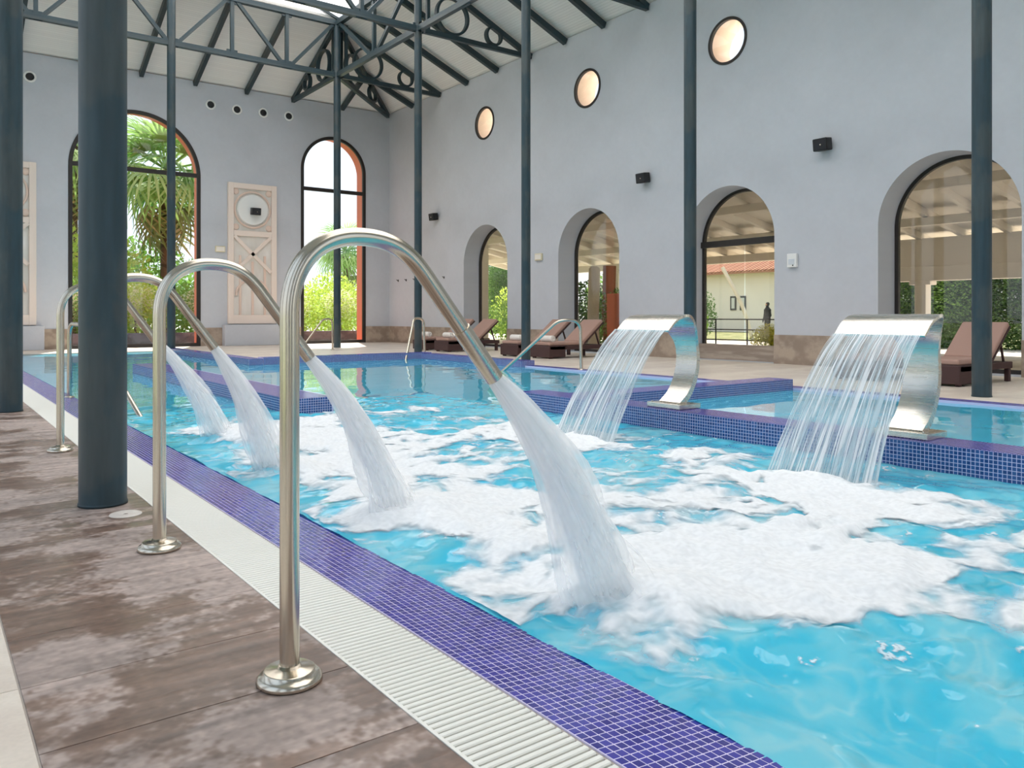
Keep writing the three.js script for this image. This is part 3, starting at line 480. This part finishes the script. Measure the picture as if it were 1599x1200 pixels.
// ---------------------------------------------------------------- wall fittings
function speaker(label, x, y, z, far) {
  const t = thing('wall_speaker', label, 'speaker', [x, y, z], far ? 0 : -Math.PI / 2, 'small black wall speakers'); // front looks along +z of the thing
  part('bracket', box(-0.03, 0.03, -0.04, 0.04, 0, 0.07), M.black, t);
  const b = part('cabinet', rbox(-0.15, 0.15, -0.12, 0.12, 0.05, 0.26, 0.02), M.black, t); b.rotation.x = 0.12;
  part('grille', box(-0.12, 0.12, -0.095, 0.095, 0.255, 0.262), std(0x2a2a2e, 0.8), b); part('badge', at(new THREE.SphereGeometry(0.018, 10, 8), 0.02, -0.01, 0.262), M.inox, b);
}
speaker('small black speaker high on the side wall near the room corner', XR, 4.4, -23.35);
speaker('small black speaker on the side wall between the second and third arches', XR, 4.37, -13.55);
speaker('small black speaker on the side wall between the doorway and the nearest arch', XR, 4.36, -8.76);
{ const t = thing('wall_box', 'white switch box on the wall beside the glass doorway', 'box', [XR, 2.12, -9.5], -Math.PI / 2); part('case', rbox(-0.11, 0.11, -0.14, 0.14, 0, 0.07, 0.012), M.white, t); part('cover', rbox(-0.07, 0.07, -0.08, 0.03, 0.068, 0.08, 0.004), std(0xd7dbe0, 0.4), t); part('button', at(new THREE.SphereGeometry(0.014, 10, 8), 0.03, -0.1, 0.07), M.black, t); }
for (const [p, r, l] of [[[XR, 2.68, -17.75], -Math.PI / 2, 'cream emergency light box on the side wall behind the loungers'], [[8.02, 3.2, ZF], 0, 'cream emergency light box beside the carved wall panel']]) { const t = thing('emergency_lamp', l, 'lamp box', p, r); part('case', rbox(-0.16, 0.16, -0.1, 0.1, 0, 0.06, 0.015), std(0xe3d8b8, 0.5), t); part('cover', rbox(-0.13, 0.13, -0.07, 0.07, 0.058, 0.07, 0.005), M.cream, t); }
[[0.58, 7.93, 'beside the cut left column'], [2.62, 7.93, 'left of the wide end wall window'], [7.72, 7.93, 'first right of the wide window'], [8.58, 7.9, 'second right of the wide window'], [9.47, 7.93, 'third right of the wide window'], [10.37, 7.95, 'nearest the room corner']].forEach(([x, y, l]) => {
  const t = thing('air_nozzle', 'round black air nozzle high on the end wall, ' + l, 'air vent', [x, y, ZF], 0, 'air nozzles on the end wall');
  part('ring', new THREE.LatheGeometry([[0.115, 0], [0.165, 0], [0.165, 0.02], [0.13, 0.035], [0.112, 0.02]].map((p) => new THREE.Vector2(...p)), 28).rotateX(Math.PI / 2), M.white, t);
  part('ball', new THREE.SphereGeometry(0.115, 20, 8, 0, Math.PI * 2, 0, Math.PI / 2).rotateX(Math.PI / 2).scale(1, 1, 0.6), M.black, t);
});
[-26.1, -25.5, -24.9, -24.15, -23.55, -22.9].forEach((z, i) => { const t = thing('wall_hook', `small dark coat hook on the side wall, ${['first', 'second', 'third', 'fourth', 'fifth', 'sixth'][i]} from the room corner`, 'hook', [XR, 2.29, z], -Math.PI / 2, 'coat hooks by the room corner'); part('plate', rbox(-0.03, 0.03, -0.04, 0.04, 0, 0.012, 0.004), M.frame, t); part('peg', rod([0, 0, 0.01], [0, 0.03, 0.08], 0.012, 8), M.frame, t); });
// carved relief panels on the end wall, each on a plinth
M.panelFrame = std(0xf1e0d4, 0.8, { bumpMap: plasterBump, bumpScale: 0.003 });
const panelMap = tex(256, 256, (u, v) => { const f = fbm(u * 6, v * 6, 4, 6, 6); return [mix(0.84, 0.95, f), mix(0.81, 0.93, f), mix(0.77, 0.91, f)]; });
M.panelField = std(0xffffff, 0.8, { map: panelMap }); M.panelBar = std(0xe6cdbe, 0.85);
function panel(x, label, plinthLabel) {
  const t = thing('relief_panel', label, 'wall panel', [x, 0.72, ZF], 0, 'carved panels on the end wall'), w = 0.82, h = 4.72;
  part('field', box(-w + 0.05, w - 0.05, 0.05, h - 0.05, 0, 0.05), M.panelField, t);
  for (const s of [-1, 1]) part('frame_side', rbox(s * (w - 0.09) - 0.09, s * (w - 0.09) + 0.09, 0, h, 0, 0.13, 0.015), M.panelFrame, t);
  for (const y of [0, h - 0.18, 2.95]) part('frame_rail', rbox(-w + 0.1, w - 0.1, y, y + (y ? 0.18 : 0.3), 0, 0.12, 0.015), M.panelFrame, t);
  part('disc', at(new THREE.CylinderGeometry(0.5, 0.52, 0.06, 48).rotateX(Math.PI / 2), 0, 3.85, 0.09), M.white, t);
  part('ring', at(new THREE.TorusGeometry(0.6, 0.035, 8, 48), 0, 3.85, 0.07), M.panelBar, t);
  for (const [a, b] of [[-0.6, 3.25], [0.6, 3.25], [-0.6, 4.44], [0.6, 4.44]]) part('corner_leaf', at(new THREE.SphereGeometry(0.11, 12, 8).scale(1, 1, 0.4), a * 0.93, b, 0.06), M.panelBar, t);
  for (const s of [-1, 1]) part('diagonal_bar', bar([-0.62 * s, 2.95, 0.08], [0.62 * s, 1.75, 0.08], 0.09, 0.11), M.panelFrame, t);
  for (const s of [-0.42, 0, 0.42]) part('upright_bar', rbox(s - 0.035, s + 0.035, 0.3, s ? 2.3 : 2.1, 0.04, 0.1, 0.01), M.panelBar, t);
  part('arc', at(new THREE.TorusGeometry(0.55, 0.04, 8, 40, Math.PI), 0, 0.95, 0.07).rotateZ(0), M.panelBar, t);
  const p = one('panel_plinth', planarUV(rbox(x - 1.0, x + 1.0, 0, 0.7, ZF + 0.03, ZF + 0.35, 0.02), 2, 'xy'), M.wall, plinthLabel, 'plinth', 'plinths under the carved panels');
}
panel(9.08, 'tall pale carved panel with disc and lattice between the end wall windows', 'white plinth under the whole carved panel');
panel(1.95, 'pale carved panel partly hidden by the left columns', 'white plinth under the carved panel at the left edge');
speaker('small black speaker over the disc of the carved panel', 9.12, 4.52, ZF + 0.12, true);

// ---------------------------------------------------------------- loungers
function lounger(label, z) { // foot towards the pool (-x), head by the wall; origin at the foot end on the floor
  const t = thing('sun_lounger', label, 'sun lounger', [11.6, 0, z], 0, 'sun loungers along the side wall');
  part('foot_box', rbox(0, 0.5, 0.03, 0.3, -0.36, 0.36, 0.02), M.wicker, t);
  for (const s of [-1, 1]) part('side_rail', rbox(0.02, 1.75, 0.2, 0.3, s * 0.34 - 0.02, s * 0.34 + 0.02, 0.012), M.wicker, t);
  for (const s of [-1, 1]) { part('leg', rbox(1.62, 1.7, 0, 0.26, s * 0.32 - 0.035, s * 0.32 + 0.035, 0.012), M.wicker, t); part('leg', rbox(0.05, 0.13, 0, 0.06, s * 0.3 - 0.035, s * 0.3 + 0.035, 0.012), M.wicker, t); }
  part('slat_deck', rbox(0.03, 1.72, 0.26, 0.3, -0.33, 0.33, 0.012), M.wicker, t);
  part('seat_cushion', rbox(0.03, 1.12, 0.3, 0.38, -0.335, 0.335, 0.03, 3), M.cushion, t);
  const b = part('back_frame', at(new RoundedBoxGeometry(0.84, 0.035, 0.68, 2, 0.012), 0.4, 0, 0), M.wicker, t); b.position.set(1.1, 0.32, 0); b.rotation.z = 0.68;
  const c = part('back_cushion', at(new RoundedBoxGeometry(0.83, 0.085, 0.67, 3, 0.03), 0.4, 0.06, 0), M.cushion, t); c.position.set(1.1, 0.32, 0); c.rotation.z = 0.68;
  for (const s of [-1, 1]) part('back_strut', bar([1.5, 0.62, s * 0.28], [1.66, 0.2, s * 0.28], 0.025, 0.035), M.wicker, t);
}
[[-19.35, 'pair nearest the room corner'], [-15.0, 'middle pair'], [-6.05, 'pair at the right behind the waterfall']].forEach(([z, w], i) => { lounger('brown wicker lounger with taupe cushion, farther of the ' + w, z - 0.6); lounger('brown wicker lounger with taupe cushion, nearer of the ' + w, z + 0.6);
  if (i < 2) for (const s of [-0.6, 0.6]) { const g = new THREE.CylinderGeometry(0.075, 0.075, 0.4, 20).rotateX(Math.PI / 2), m = one('rolled_towel', g, M.towel, 'rolled white towel on the ' + (s < 0 ? 'farther' : 'nearer') + ' lounger of the ' + w, 'towel', 'rolled towels on loungers'); m.position.set(11.85, 0.455, z + s); const e = part('towel_end', new THREE.TorusGeometry(0.04, 0.016, 6, 20), M.towel, m); e.position.z = 0.2; } });

// ---------------------------------------------------------------- outside
const grassMap = stone([0.42, 0.47, 0.3], [0.58, 0.6, 0.44], 9), paveMap = stone([0.84, 0.81, 0.77], [0.92, 0.9, 0.86], 8);
structure('floor_garden', planarUV(mergeGeometries([box(-90, 15.05, -1.5, -0.1, -140, ZF - 0.75), box(-90, XL - 0.75, -1.5, -0.1, ZF - 0.75, 60), box(-90, 15.05, -1.5, -0.1, ZN + 0.75, 60), box(28, 110, -1.5, -0.1, -140, 60)]), 3), std(0xffffff, 0.95, { map: grassMap }), 'garden ground outside the windows');
structure('floor_terrace', planarUV(box(15.05, 28, -1.5, -0.08, -140, 60), 2), std(0xffffff, 0.8, { map: paveMap }), 'paved terrace outside the arched windows');
// leaves
const leafGeo = (n, len, wid, flat, sd) => { seed = sd; const pos = [], nor = [];
  for (let k = 0; k < n; k++) { const a = rr(0, Math.PI * 2), c = rr(-1, 1), R = Math.pow(rnd(), 0.4), s = Math.sqrt(1 - c * c), p = V(s * Math.cos(a) * R, c * R, s * Math.sin(a) * R), d = V(rr(-1, 1), rr(-0.8, 0.9), rr(-1, 1)).addScaledVector(p, 0.9).normalize(), q = V(rr(-1, 1), rr(-1, 1), rr(-1, 1)).cross(d).normalize(), L = len * rr(0.6, 1.3), w = wid * rr(0.7, 1.2), up = d.clone().cross(q), tip = p.clone().addScaledVector(d, L).addScaledVector(up, L * 0.18), m = p.clone().addScaledVector(d, L * 0.45), l = m.clone().addScaledVector(q, w), r = m.clone().addScaledVector(q, -w);
    for (const t of [p, l, r, l, tip, r]) pos.push(t.x, t.y * flat, t.z); }
  const g = new THREE.BufferGeometry(); g.setAttribute('position', new THREE.Float32BufferAttribute(pos, 3)); g.computeVertexNormals(); return g; };
const leaves = [leafGeo(2600, 0.13, 0.028, 1, 5), leafGeo(2600, 0.11, 0.035, 1, 6), leafGeo(3200, 0.09, 0.03, 1, 7)];
const leafMat = (c, t = 0.5) => phy({ color: c, roughness: 0.95, transmission: t, thickness: 0 });
const LM = { dark: leafMat(0x547a38), mid: leafMat(0x7ba545), lime: leafMat(0xb9cf58), yellow: leafMat(0xdede62), cypress: leafMat(0x5c8340), bloom: leafMat(0xf4f0d8), pink: leafMat(0xe3a5a0) };
const stemMat = std(0x6a5443, 0.9);
let bushNo = 0;
function bush(label, x, y, z, rx, ry, mat, group, bloom) { const t = thing('garden_bush', label, 'bush', [x, -0.1, z], bushNo * 2.4, group), f = part('foliage', leaves[bushNo % 3], LM[mat], t); f.position.y = y; f.scale.set(rx, ry, rx); f.userData.kind = 'stuff'; part('stem', new THREE.CylinderGeometry(0.04, 0.07, y, 8).translate(0, y / 2, 0), stemMat, t);
  if (bloom) { const b = part('blossom', leaves[(bushNo + 1) % 3], LM[bloom], t); b.position.y = y + ry * 0.25; b.scale.set(rx * 0.6, ry * 0.5, rx * 0.6); b.rotation.y = 1; b.userData.kind = 'stuff'; } bushNo++; }
// behind the end wall: hedge of flowering bushes
const hedge = [[4.2, -30.0, 1.4, 'mid'], [6.2, -30.5, 1.5, 'lime'], [8.3, -30.2, 1.4, 'mid'], [10.2, -31.5, 1.5, 'mid'], [12.4, -31.5, 1.4, 'lime'], [14.6, -31.8, 1.5, 'lime'], [16.8, -32.5, 1.5, 'mid'], [18.9, -34.0, 1.6, 'mid'], [2.2, -30.5, 1.5, 'dark']];
const hedgeWord = ['right of the first', 'lime green', 'under the palm trunk', 'dark green', 'mid green', 'lime green', 'mid green', 'dark green', 'dark green at the far left'];
hedge.forEach(([x, z, r, m], i) => { const side = x < 9 ? 'outside the wide end wall window' : 'outside the narrow end wall window', o = x < 9 ? ['second', 'third', 'fourth', 0, 0, 0, 0, 0, 'first'][i] : ['', '', '', 'first', 'second', 'third', 'fourth', 'fifth', ''][i]; bush(`flowering garden bush, ${o} from left, ${side}`, x, r * 0.85, z, r * 0.85, r * 0.85, m, 'flowering bushes behind the end wall', 'bloom'); });
[[5.6, -34, 2.2, 'lime'], [7.6, -36, 2.3, 'mid'], [3.6, -35.5, 2.6, 'lime'], [14.2, -37, 1.5, 'lime'], [17.0, -38, 1.7, 'lime'], [20.0, -38, 1.9, 'mid'], [10.5, -38, 1.9, 'mid'], [23.6, -41, 2, 'mid'], [0.5, -36, 3, 'mid']].forEach(([x, z, r, m], i) => bush(`tall ${m === 'mid' ? 'green' : m === 'dark' ? 'dark green' : m === 'yellow' ? 'yellow green' : 'lime green'} shrub ${['nearest the tall palm', 'right beside the tall palm trunk', 'at the left of the wide window', 'with yellow blossoms in the narrow window', 'right of the flowering one, narrow window', 'at the right of the narrow window', 'behind the carved panel', 'behind the room corner', 'beyond the wide window, left'][i]}`, x, r * 0.95, z, r * 0.9, r, m, 'tall shrubs behind the end wall', i === 3 ? 'yellow' : null));
// fan palms
const fan = (n, R, droop, sd) => { seed = sd; const g = [], pos = []; const pet = 0.9;
  for (let k = 0; k < n; k++) { const a = mix(-1.9, 1.9, k / (n - 1)) + rr(-0.04, 0.04), L = R * (1 - 0.18 * Math.abs(a) / 1.9) * rr(0.9, 1.05), dx = Math.cos(a), dz = Math.sin(a), w = 0.045; let px = pet, py = 0, pz = 0; const N = 4; let prev = null;
    for (let s = 0; s <= N; s++) { const t = s / N, x = pet + dx * L * t * (1 - 0.12 * droop * t), z = dz * L * t, y = -droop * L * t * t * 0.75 + 0.06 * Math.sin(t * 3), ww = w * (s === N ? 0.1 : 1 - 0.4 * t), q = [V(x - dz * ww, y, z + dx * ww), V(x + dz * ww, y, z - dx * ww)]; if (prev) for (const v of [prev[0], prev[1], q[0], prev[1], q[1], q[0]]) pos.push(v.x, v.y, v.z); prev = q; } }
  const b = new THREE.BufferGeometry(); b.setAttribute('position', new THREE.Float32BufferAttribute(pos, 3)); b.computeVertexNormals(); const p = new THREE.CylinderGeometry(0.025, 0.035, pet, 6).rotateZ(Math.PI / 2).translate(pet / 2, 0, 0).toNonIndexed(); p.deleteAttribute('uv'); return mergeGeometries([b, p]); };
const fans = [fan(19, 1.15, 0.45, 21), fan(19, 1.25, 0.8, 22), fan(15, 1.0, 1.1, 23)];
const palmGreen = [leafMat(0x6c9a4a, 0.5), leafMat(0x93b866, 0.5), leafMat(0xb0c980, 0.5)], palmDry = [leafMat(0xb09a6a, 0.45), leafMat(0x8f9a5c, 0.45)];
const barkMap = tex(128, 512, (u, v) => { const r = (v * 14 + 0.2 * vn(u * 8, v * 20, 8, 20)) % 1, f = fbm(u * 16, v * 40, 3, 16, 40); return [0.46 * (0.75 + 0.3 * f) * (r < 0.15 ? 0.75 : 1), 0.37 * (0.75 + 0.3 * f) * (r < 0.15 ? 0.75 : 1), 0.3 * (0.75 + 0.3 * f) * (r < 0.15 ? 0.75 : 1)]; });
function palm(label, x, z, H, s, sd) { const t = thing('fan_palm', label, 'palm', [x, -0.1, z], 0, 'fan palms behind the end wall'); seed = sd;
  part('trunk', new THREE.LatheGeometry([[0.3, 0], [0.23, 0.6], [0.19, H * 0.6], [0.21, H]].map((p) => new THREE.Vector2(...p)), 18), std(0xffffff, 0.95, { map: barkMap }), t);
  const N = 36; for (let k = 0; k < N; k++) { const e = mix(1.35, -1.25, Math.pow(k / N, 0.85)), a = k * 2.4 + rr(-0.2, 0.2), dry = k > N * 0.8; const f = part('frond', fans[dry ? 2 : k < N * 0.35 ? 0 : 1], dry ? palmDry[k % 2] : palmGreen[k % 3], t); f.position.y = H + (dry ? -0.5 * (k / N - 0.68) / 0.32 * 2.2 : 0.15); f.rotation.order = 'YZX'; f.rotation.set(rr(-0.4, 0.4), a, e); f.scale.setScalar(s * rr(0.85, 1.1)); } }
palm('tall fan palm whose trunk stands behind the wide end wall window', 8.1, -34.3, 6.9, 1.5, 31);
palm('fan palm farther left behind the wide end wall window', 5.2, -37.5, 8.2, 1.5, 32);
palm('low distant fan palm seen through the narrow end wall window', 21.5, -46, 5.0, 1.1, 33);
{ const t = one('garden_wall', planarUV(box(-2, 19, -0.1, 0.42, -28.4, -28.1), 2, 'xy'), std(0xffffff, 0.9, { map: stone([0.36, 0.38, 0.41], [0.5, 0.52, 0.55], 9) }), 'low grey stone kerb at the foot of the flowering bushes', 'kerb'); }

// porch beyond the arched windows
{
  const px = 23, t = thing('porch_roof', 'cream timber porch roof outside the arched windows', 'porch', [0, 0, 0]);
  const y = (x) => 4.75 - (x - 15.05) * 0.185;
  part('boarding', bar([15.07, y(15.05) + 0.1, -9.4], [24, y(24) + 0.1, -9.4], 42.8, 0.06), M.cream, t);
  for (let z = -30.7; z < 12; z += 1.15) part('rafter', bar([15.07, y(15.05) - 0.02, z], [23.8, y(23.8) - 0.02, z], 0.13, 0.2), M.cream, t);
  for (const x of [18.2, 20.9]) part('purlin', rbox(x - 0.09, x + 0.09, y(x) - 0.34, y(x) - 0.12, -30.8, 12, 0.02), M.cream, t);
  part('beam', rbox(px - 0.15, px + 0.15, 1.98, 2.4, -13.4, 12, 0.02), M.cream, t); part('fascia', box(px - 0.05, px + 0.05, 2.38, 3.2, -13.4, 12), M.cream, t); part('beam', rbox(px - 0.15, px + 0.15, 2.85, 3.12, -30.8, -13.4, 0.02), M.cream, t);
  [-2.9, -7.0, -11.1, -15.2, -19.3, -23.4, -30.5, -26.2].forEach((z, i) => { const p = thing('porch_post', ['cream porch post farthest right beyond the frame', 'cream porch post next right beyond the nearest arch', 'cream porch post behind the glass of the nearest arch', 'cream porch post right of the glass doorway', 'cream porch post left of the glass doorway', 'cream porch post right of the second arch', 'cream porch post at the far end of the porch', 'cream porch post seen in the arch nearest the room corner'][i], 'post', [i === 7 ? 18.2 : px, -0.08, z], 0, 'posts of the porch'); const ph = i === 7 ? y(18.2) - 0.26 : z > -13.4 ? 2.08 : 2.93; part('shaft', rbox(-0.16, 0.16, 0, ph, -0.16, 0.16, 0.02), M.cream, p); part('base', rbox(-0.2, 0.2, 0, 0.18, -0.2, 0.2, 0.02), M.skirting, p); part('capital', rbox(-0.2, 0.2, ph - 0.13, ph - 0.02, -0.3, 0.3, 0.02), M.cream, p); });
}
{ // greenery and house behind the porch
  const spots = [[28, -8], [28, -10.2], [28.4, -12.4], [28, -14.6], [28.2, -16.6], [30, -38], [30, -40.5], [30.5, -43], [31, -46]];
  spots.forEach(([x, z], i) => { const t = thing('tall_hedge', i < 5 ? `tall hanging green hedge behind the nearest arch, ${['first', 'second', 'third', 'fourth', 'fifth'][i]} from the right` : `tall green hedge behind the arch nearest the corner, ${['first', 'second', 'third', 'fourth'][i - 5]} from the right`, 'hedge', [x, -0.1, z], i * 1.7, 'tall hedge behind the porch'); for (let k = 0; k < 8; k++) { const f = part('foliage', leaves[(i + k) % 3], LM[['cypress', 'dark', 'mid'][(i + k) % 3]], t); f.position.set((k % 2) * 0.9, 0.8 + (k >> 1) * 0.95, 0); f.scale.set(1.2, 0.95, 1.25); f.rotation.y = k; f.userData.kind = 'stuff'; } part('trunk', new THREE.CylinderGeometry(0.1, 0.15, 3, 8).translate(0, 1.5, 0), stemMat, t); });
  const h = thing('white_house', 'white house with red tiled roof beyond the glass doorway', 'house', [44, -0.1, -33]);
  part('wall', box(0, 7, 0, 4.0, -8, 9), std(0xf3f1ee, 0.85), h);
  const rf = new THREE.Shape(); rf.moveTo(-0.8, 3.85); rf.lineTo(3.5, 5.3); rf.lineTo(7.8, 3.85); rf.lineTo(7.8, 3.98); rf.lineTo(3.5, 5.45); rf.lineTo(-0.8, 3.98); part('roof', new THREE.ExtrudeGeometry(rf, { depth: 18, bevelEnabled: false }).translate(0, 0, -8.5), std(0xb08370, 0.85), h);
  const tileMats = [std(0xb08570, 0.85), std(0xa07563, 0.85)]; for (let k = 0; k < 60; k++) part('roof_tile_row', bar([-0.85, 4.0, -8.3 + k * 0.3], [3.5, 5.47, -8.3 + k * 0.3], 0.14, 0.09), tileMats[k % 2], h);
  for (const z of [-0.8, -0.02]) { const w = part('window', box(-0.05, 0.05, 1.45, 2.4, z - 0.24, z + 0.24), std(0x4a4f55, 0.5), h); part('pane', box(-0.06, -0.051, 1.57, 2.28, z - 0.13, z + 0.13), std(0xdfe6ea, 0.2), w); }
  bush('yellow green clipped bush in front of the glass doorway', 21, 0.35, -14.7, 0.62, 0.5, 'yellow', null, 'yellow');
  bush('green shrub left in the glass doorway', 24.5, 0.8, -21.2, 0.9, 1.1, 'mid'); bush('dark shrub beside the porch post at the doorway', 29, 1.2, -24.6, 1.1, 1.3, 'dark');
  bush('pink flowering shrub behind the middle loungers', 20.5, 1.0, -20.9, 1.0, 1.1, 'mid', null, 'pink'); bush('dark green shrub behind the middle loungers', 21, 1.2, -23.2, 1.2, 1.3, 'dark'); bush('pale flowering bush at the right of the second arch', 26, 1.6, -26.4, 1.7, 1.7, 'mid', null, 'bloom');
  bush('green shrub behind the far pair of loungers', 21.5, 0.9, -29.0, 1.0, 1.0, 'mid'); bush('lime shrub behind the far pair of loungers', 25.0, 1.3, -32.6, 1.5, 1.5, 'lime');
  const trunk = (label, pts, r, c) => { const t = thing('tree_trunk', label, 'tree trunk', [0, 0, 0]); part('bark', new THREE.TubeGeometry(new THREE.CatmullRomCurve3(pts.map((p) => V(...p))), 30, r, 10), std(c, 0.95, { bumpMap: plasterBump, bumpScale: 0.02 }), t); return t; };
  trunk('pale crooked tree trunk seen through the second arch', [[18.5, -0.1, -20.0], [18.6, 0.9, -20.15], [18.4, 1.7, -19.9], [18.8, 2.6, -20.3]], 0.2, 0xd9cdb8);
  trunk('reddish brown tree trunk seen through the second arch', [[20.2, -0.1, -21.0], [20.2, 1.2, -21.05], [20.1, 2.8, -20.9]], 0.24, 0x9a6446);
  trunk('pale leaning tree trunk seen through the glass doorway', [[30, -0.1, -22.0], [29.8, 1.4, -22.4], [29.4, 3.2, -23.2]], 0.09, 0xe2dccd);
  one('terracotta_pier', planarUV(rbox(19.0, 19.5, -0.08, 1.75, -19.9, -19.3, 0.02), 2, 'xy'), M.terracotta, 'terracotta garden pier at the right of the second arch', 'pier');
  { const t = thing('terrace_railing', 'thin dark railing on the terrace outside the glass doorway', 'railing', [22.2, -0.08, -16.5]); for (const y of [0.25, 0.6, 0.95]) part('rail', rod([0, y, -2.6], [0, y, 1.2], 0.02, 8), M.black, t); for (const z of [-2.6, -1.3, 0, 1.2]) part('post', rod([0, 0, z], [0, 0.97, z], 0.025, 8), M.black, t); }
}
{ // a person in dark clothes far off on the terrace
  const t = thing('person', 'distant person in dark clothes standing beyond the glass doorway', 'person', [34.2, -0.1, -24.2], -1.9);
  const J = [[[0, 1.42, 0], [0, 0.98, 0], 0.13, 0.14], [[0, 0.98, 0], [0, 0.9, 0], 0.15, 0.15], [[0, 1.45, 0], [0, 1.54, 0.01], 0.055, 0.05], [[0, 1.6, 0.01], [0, 1.68, 0.0], 0.085, 0.09]];
  for (const s of [-1, 1]) J.push([[s * 0.1, 0.92, 0], [s * 0.11, 0.5, 0.02], 0.1, 0.065], [[s * 0.11, 0.5, 0.02], [s * 0.12, 0.1, -0.02], 0.065, 0.045], [[s * 0.12, 0.06, -0.03], [s * 0.14, 0.05, 0.14], 0.05, 0.04], [[0, 1.4, 0], [s * 0.19, 1.38, 0], 0.08, 0.065], [[s * 0.19, 1.38, 0], [s * 0.25, 1.1, 0.0], 0.055, 0.045], [[s * 0.25, 1.1, 0], [s * 0.22, 0.86, 0.1], 0.042, 0.032], [[s * 0.22, 0.85, 0.1], [s * 0.21, 0.74, 0.13], 0.035, 0.02]);
  const R = 64, mc = new MarchingCubes(R, std(0x1d1d22, 0.9), false, false, 120000), half = R / 2, S = 0.95, p = V(0, 0, 0), e = V(0, 0, 0);
  for (let k = 0; k < R; k++) for (let j = 0; j < R; j++) for (let i = 0; i < R; i++) { p.set((i - half) / half * S, (j - half) / half * S + 0.88, (k - half) / half * S); let d = 9; for (const [a, b, ra, rb] of J) { const ax = V(...a), ba = V(...b).sub(ax), h = clamp(p.clone().sub(ax).dot(ba) / ba.lengthSq()); e.copy(ax).addScaledVector(ba, h); const q = p.distanceTo(e) - mix(ra, rb, h), m = clamp(0.5 + 0.5 * (d - q) / 0.03); d = mix(d, q, m) - 0.03 * m * (1 - m); } mc.field[i + j * R + k * R * R] = -d; }
  mc.isolation = 0; mc.update(); const n = mc.count ?? mc.geometry.drawRange.count, g = new THREE.BufferGeometry(); g.setAttribute('position', new THREE.BufferAttribute(mc.positionArray.slice(0, n * 3), 3)); g.setAttribute('normal', new THREE.BufferAttribute(mc.normalArray.slice(0, n * 3), 3)); g.scale(S, S, S).translate(0, 0.88, 0);
  part('body', g, std(0x26262c, 0.9), t);
  part('face', at(new THREE.SphereGeometry(0.086, 20, 14).scale(0.85, 1.1, 0.9), 0, 1.64, 0.025), std(0xb98b74, 0.7), t); part('hair', at(new THREE.SphereGeometry(0.1, 20, 14).scale(0.92, 1.05, 0.95), 0, 1.675, -0.012), std(0x18130f, 0.8), t);
}

scene.traverse((o) => { if (o.isMesh) { o.castShadow = true; o.receiveShadow = true; } });
renderer.render(scene, camera);
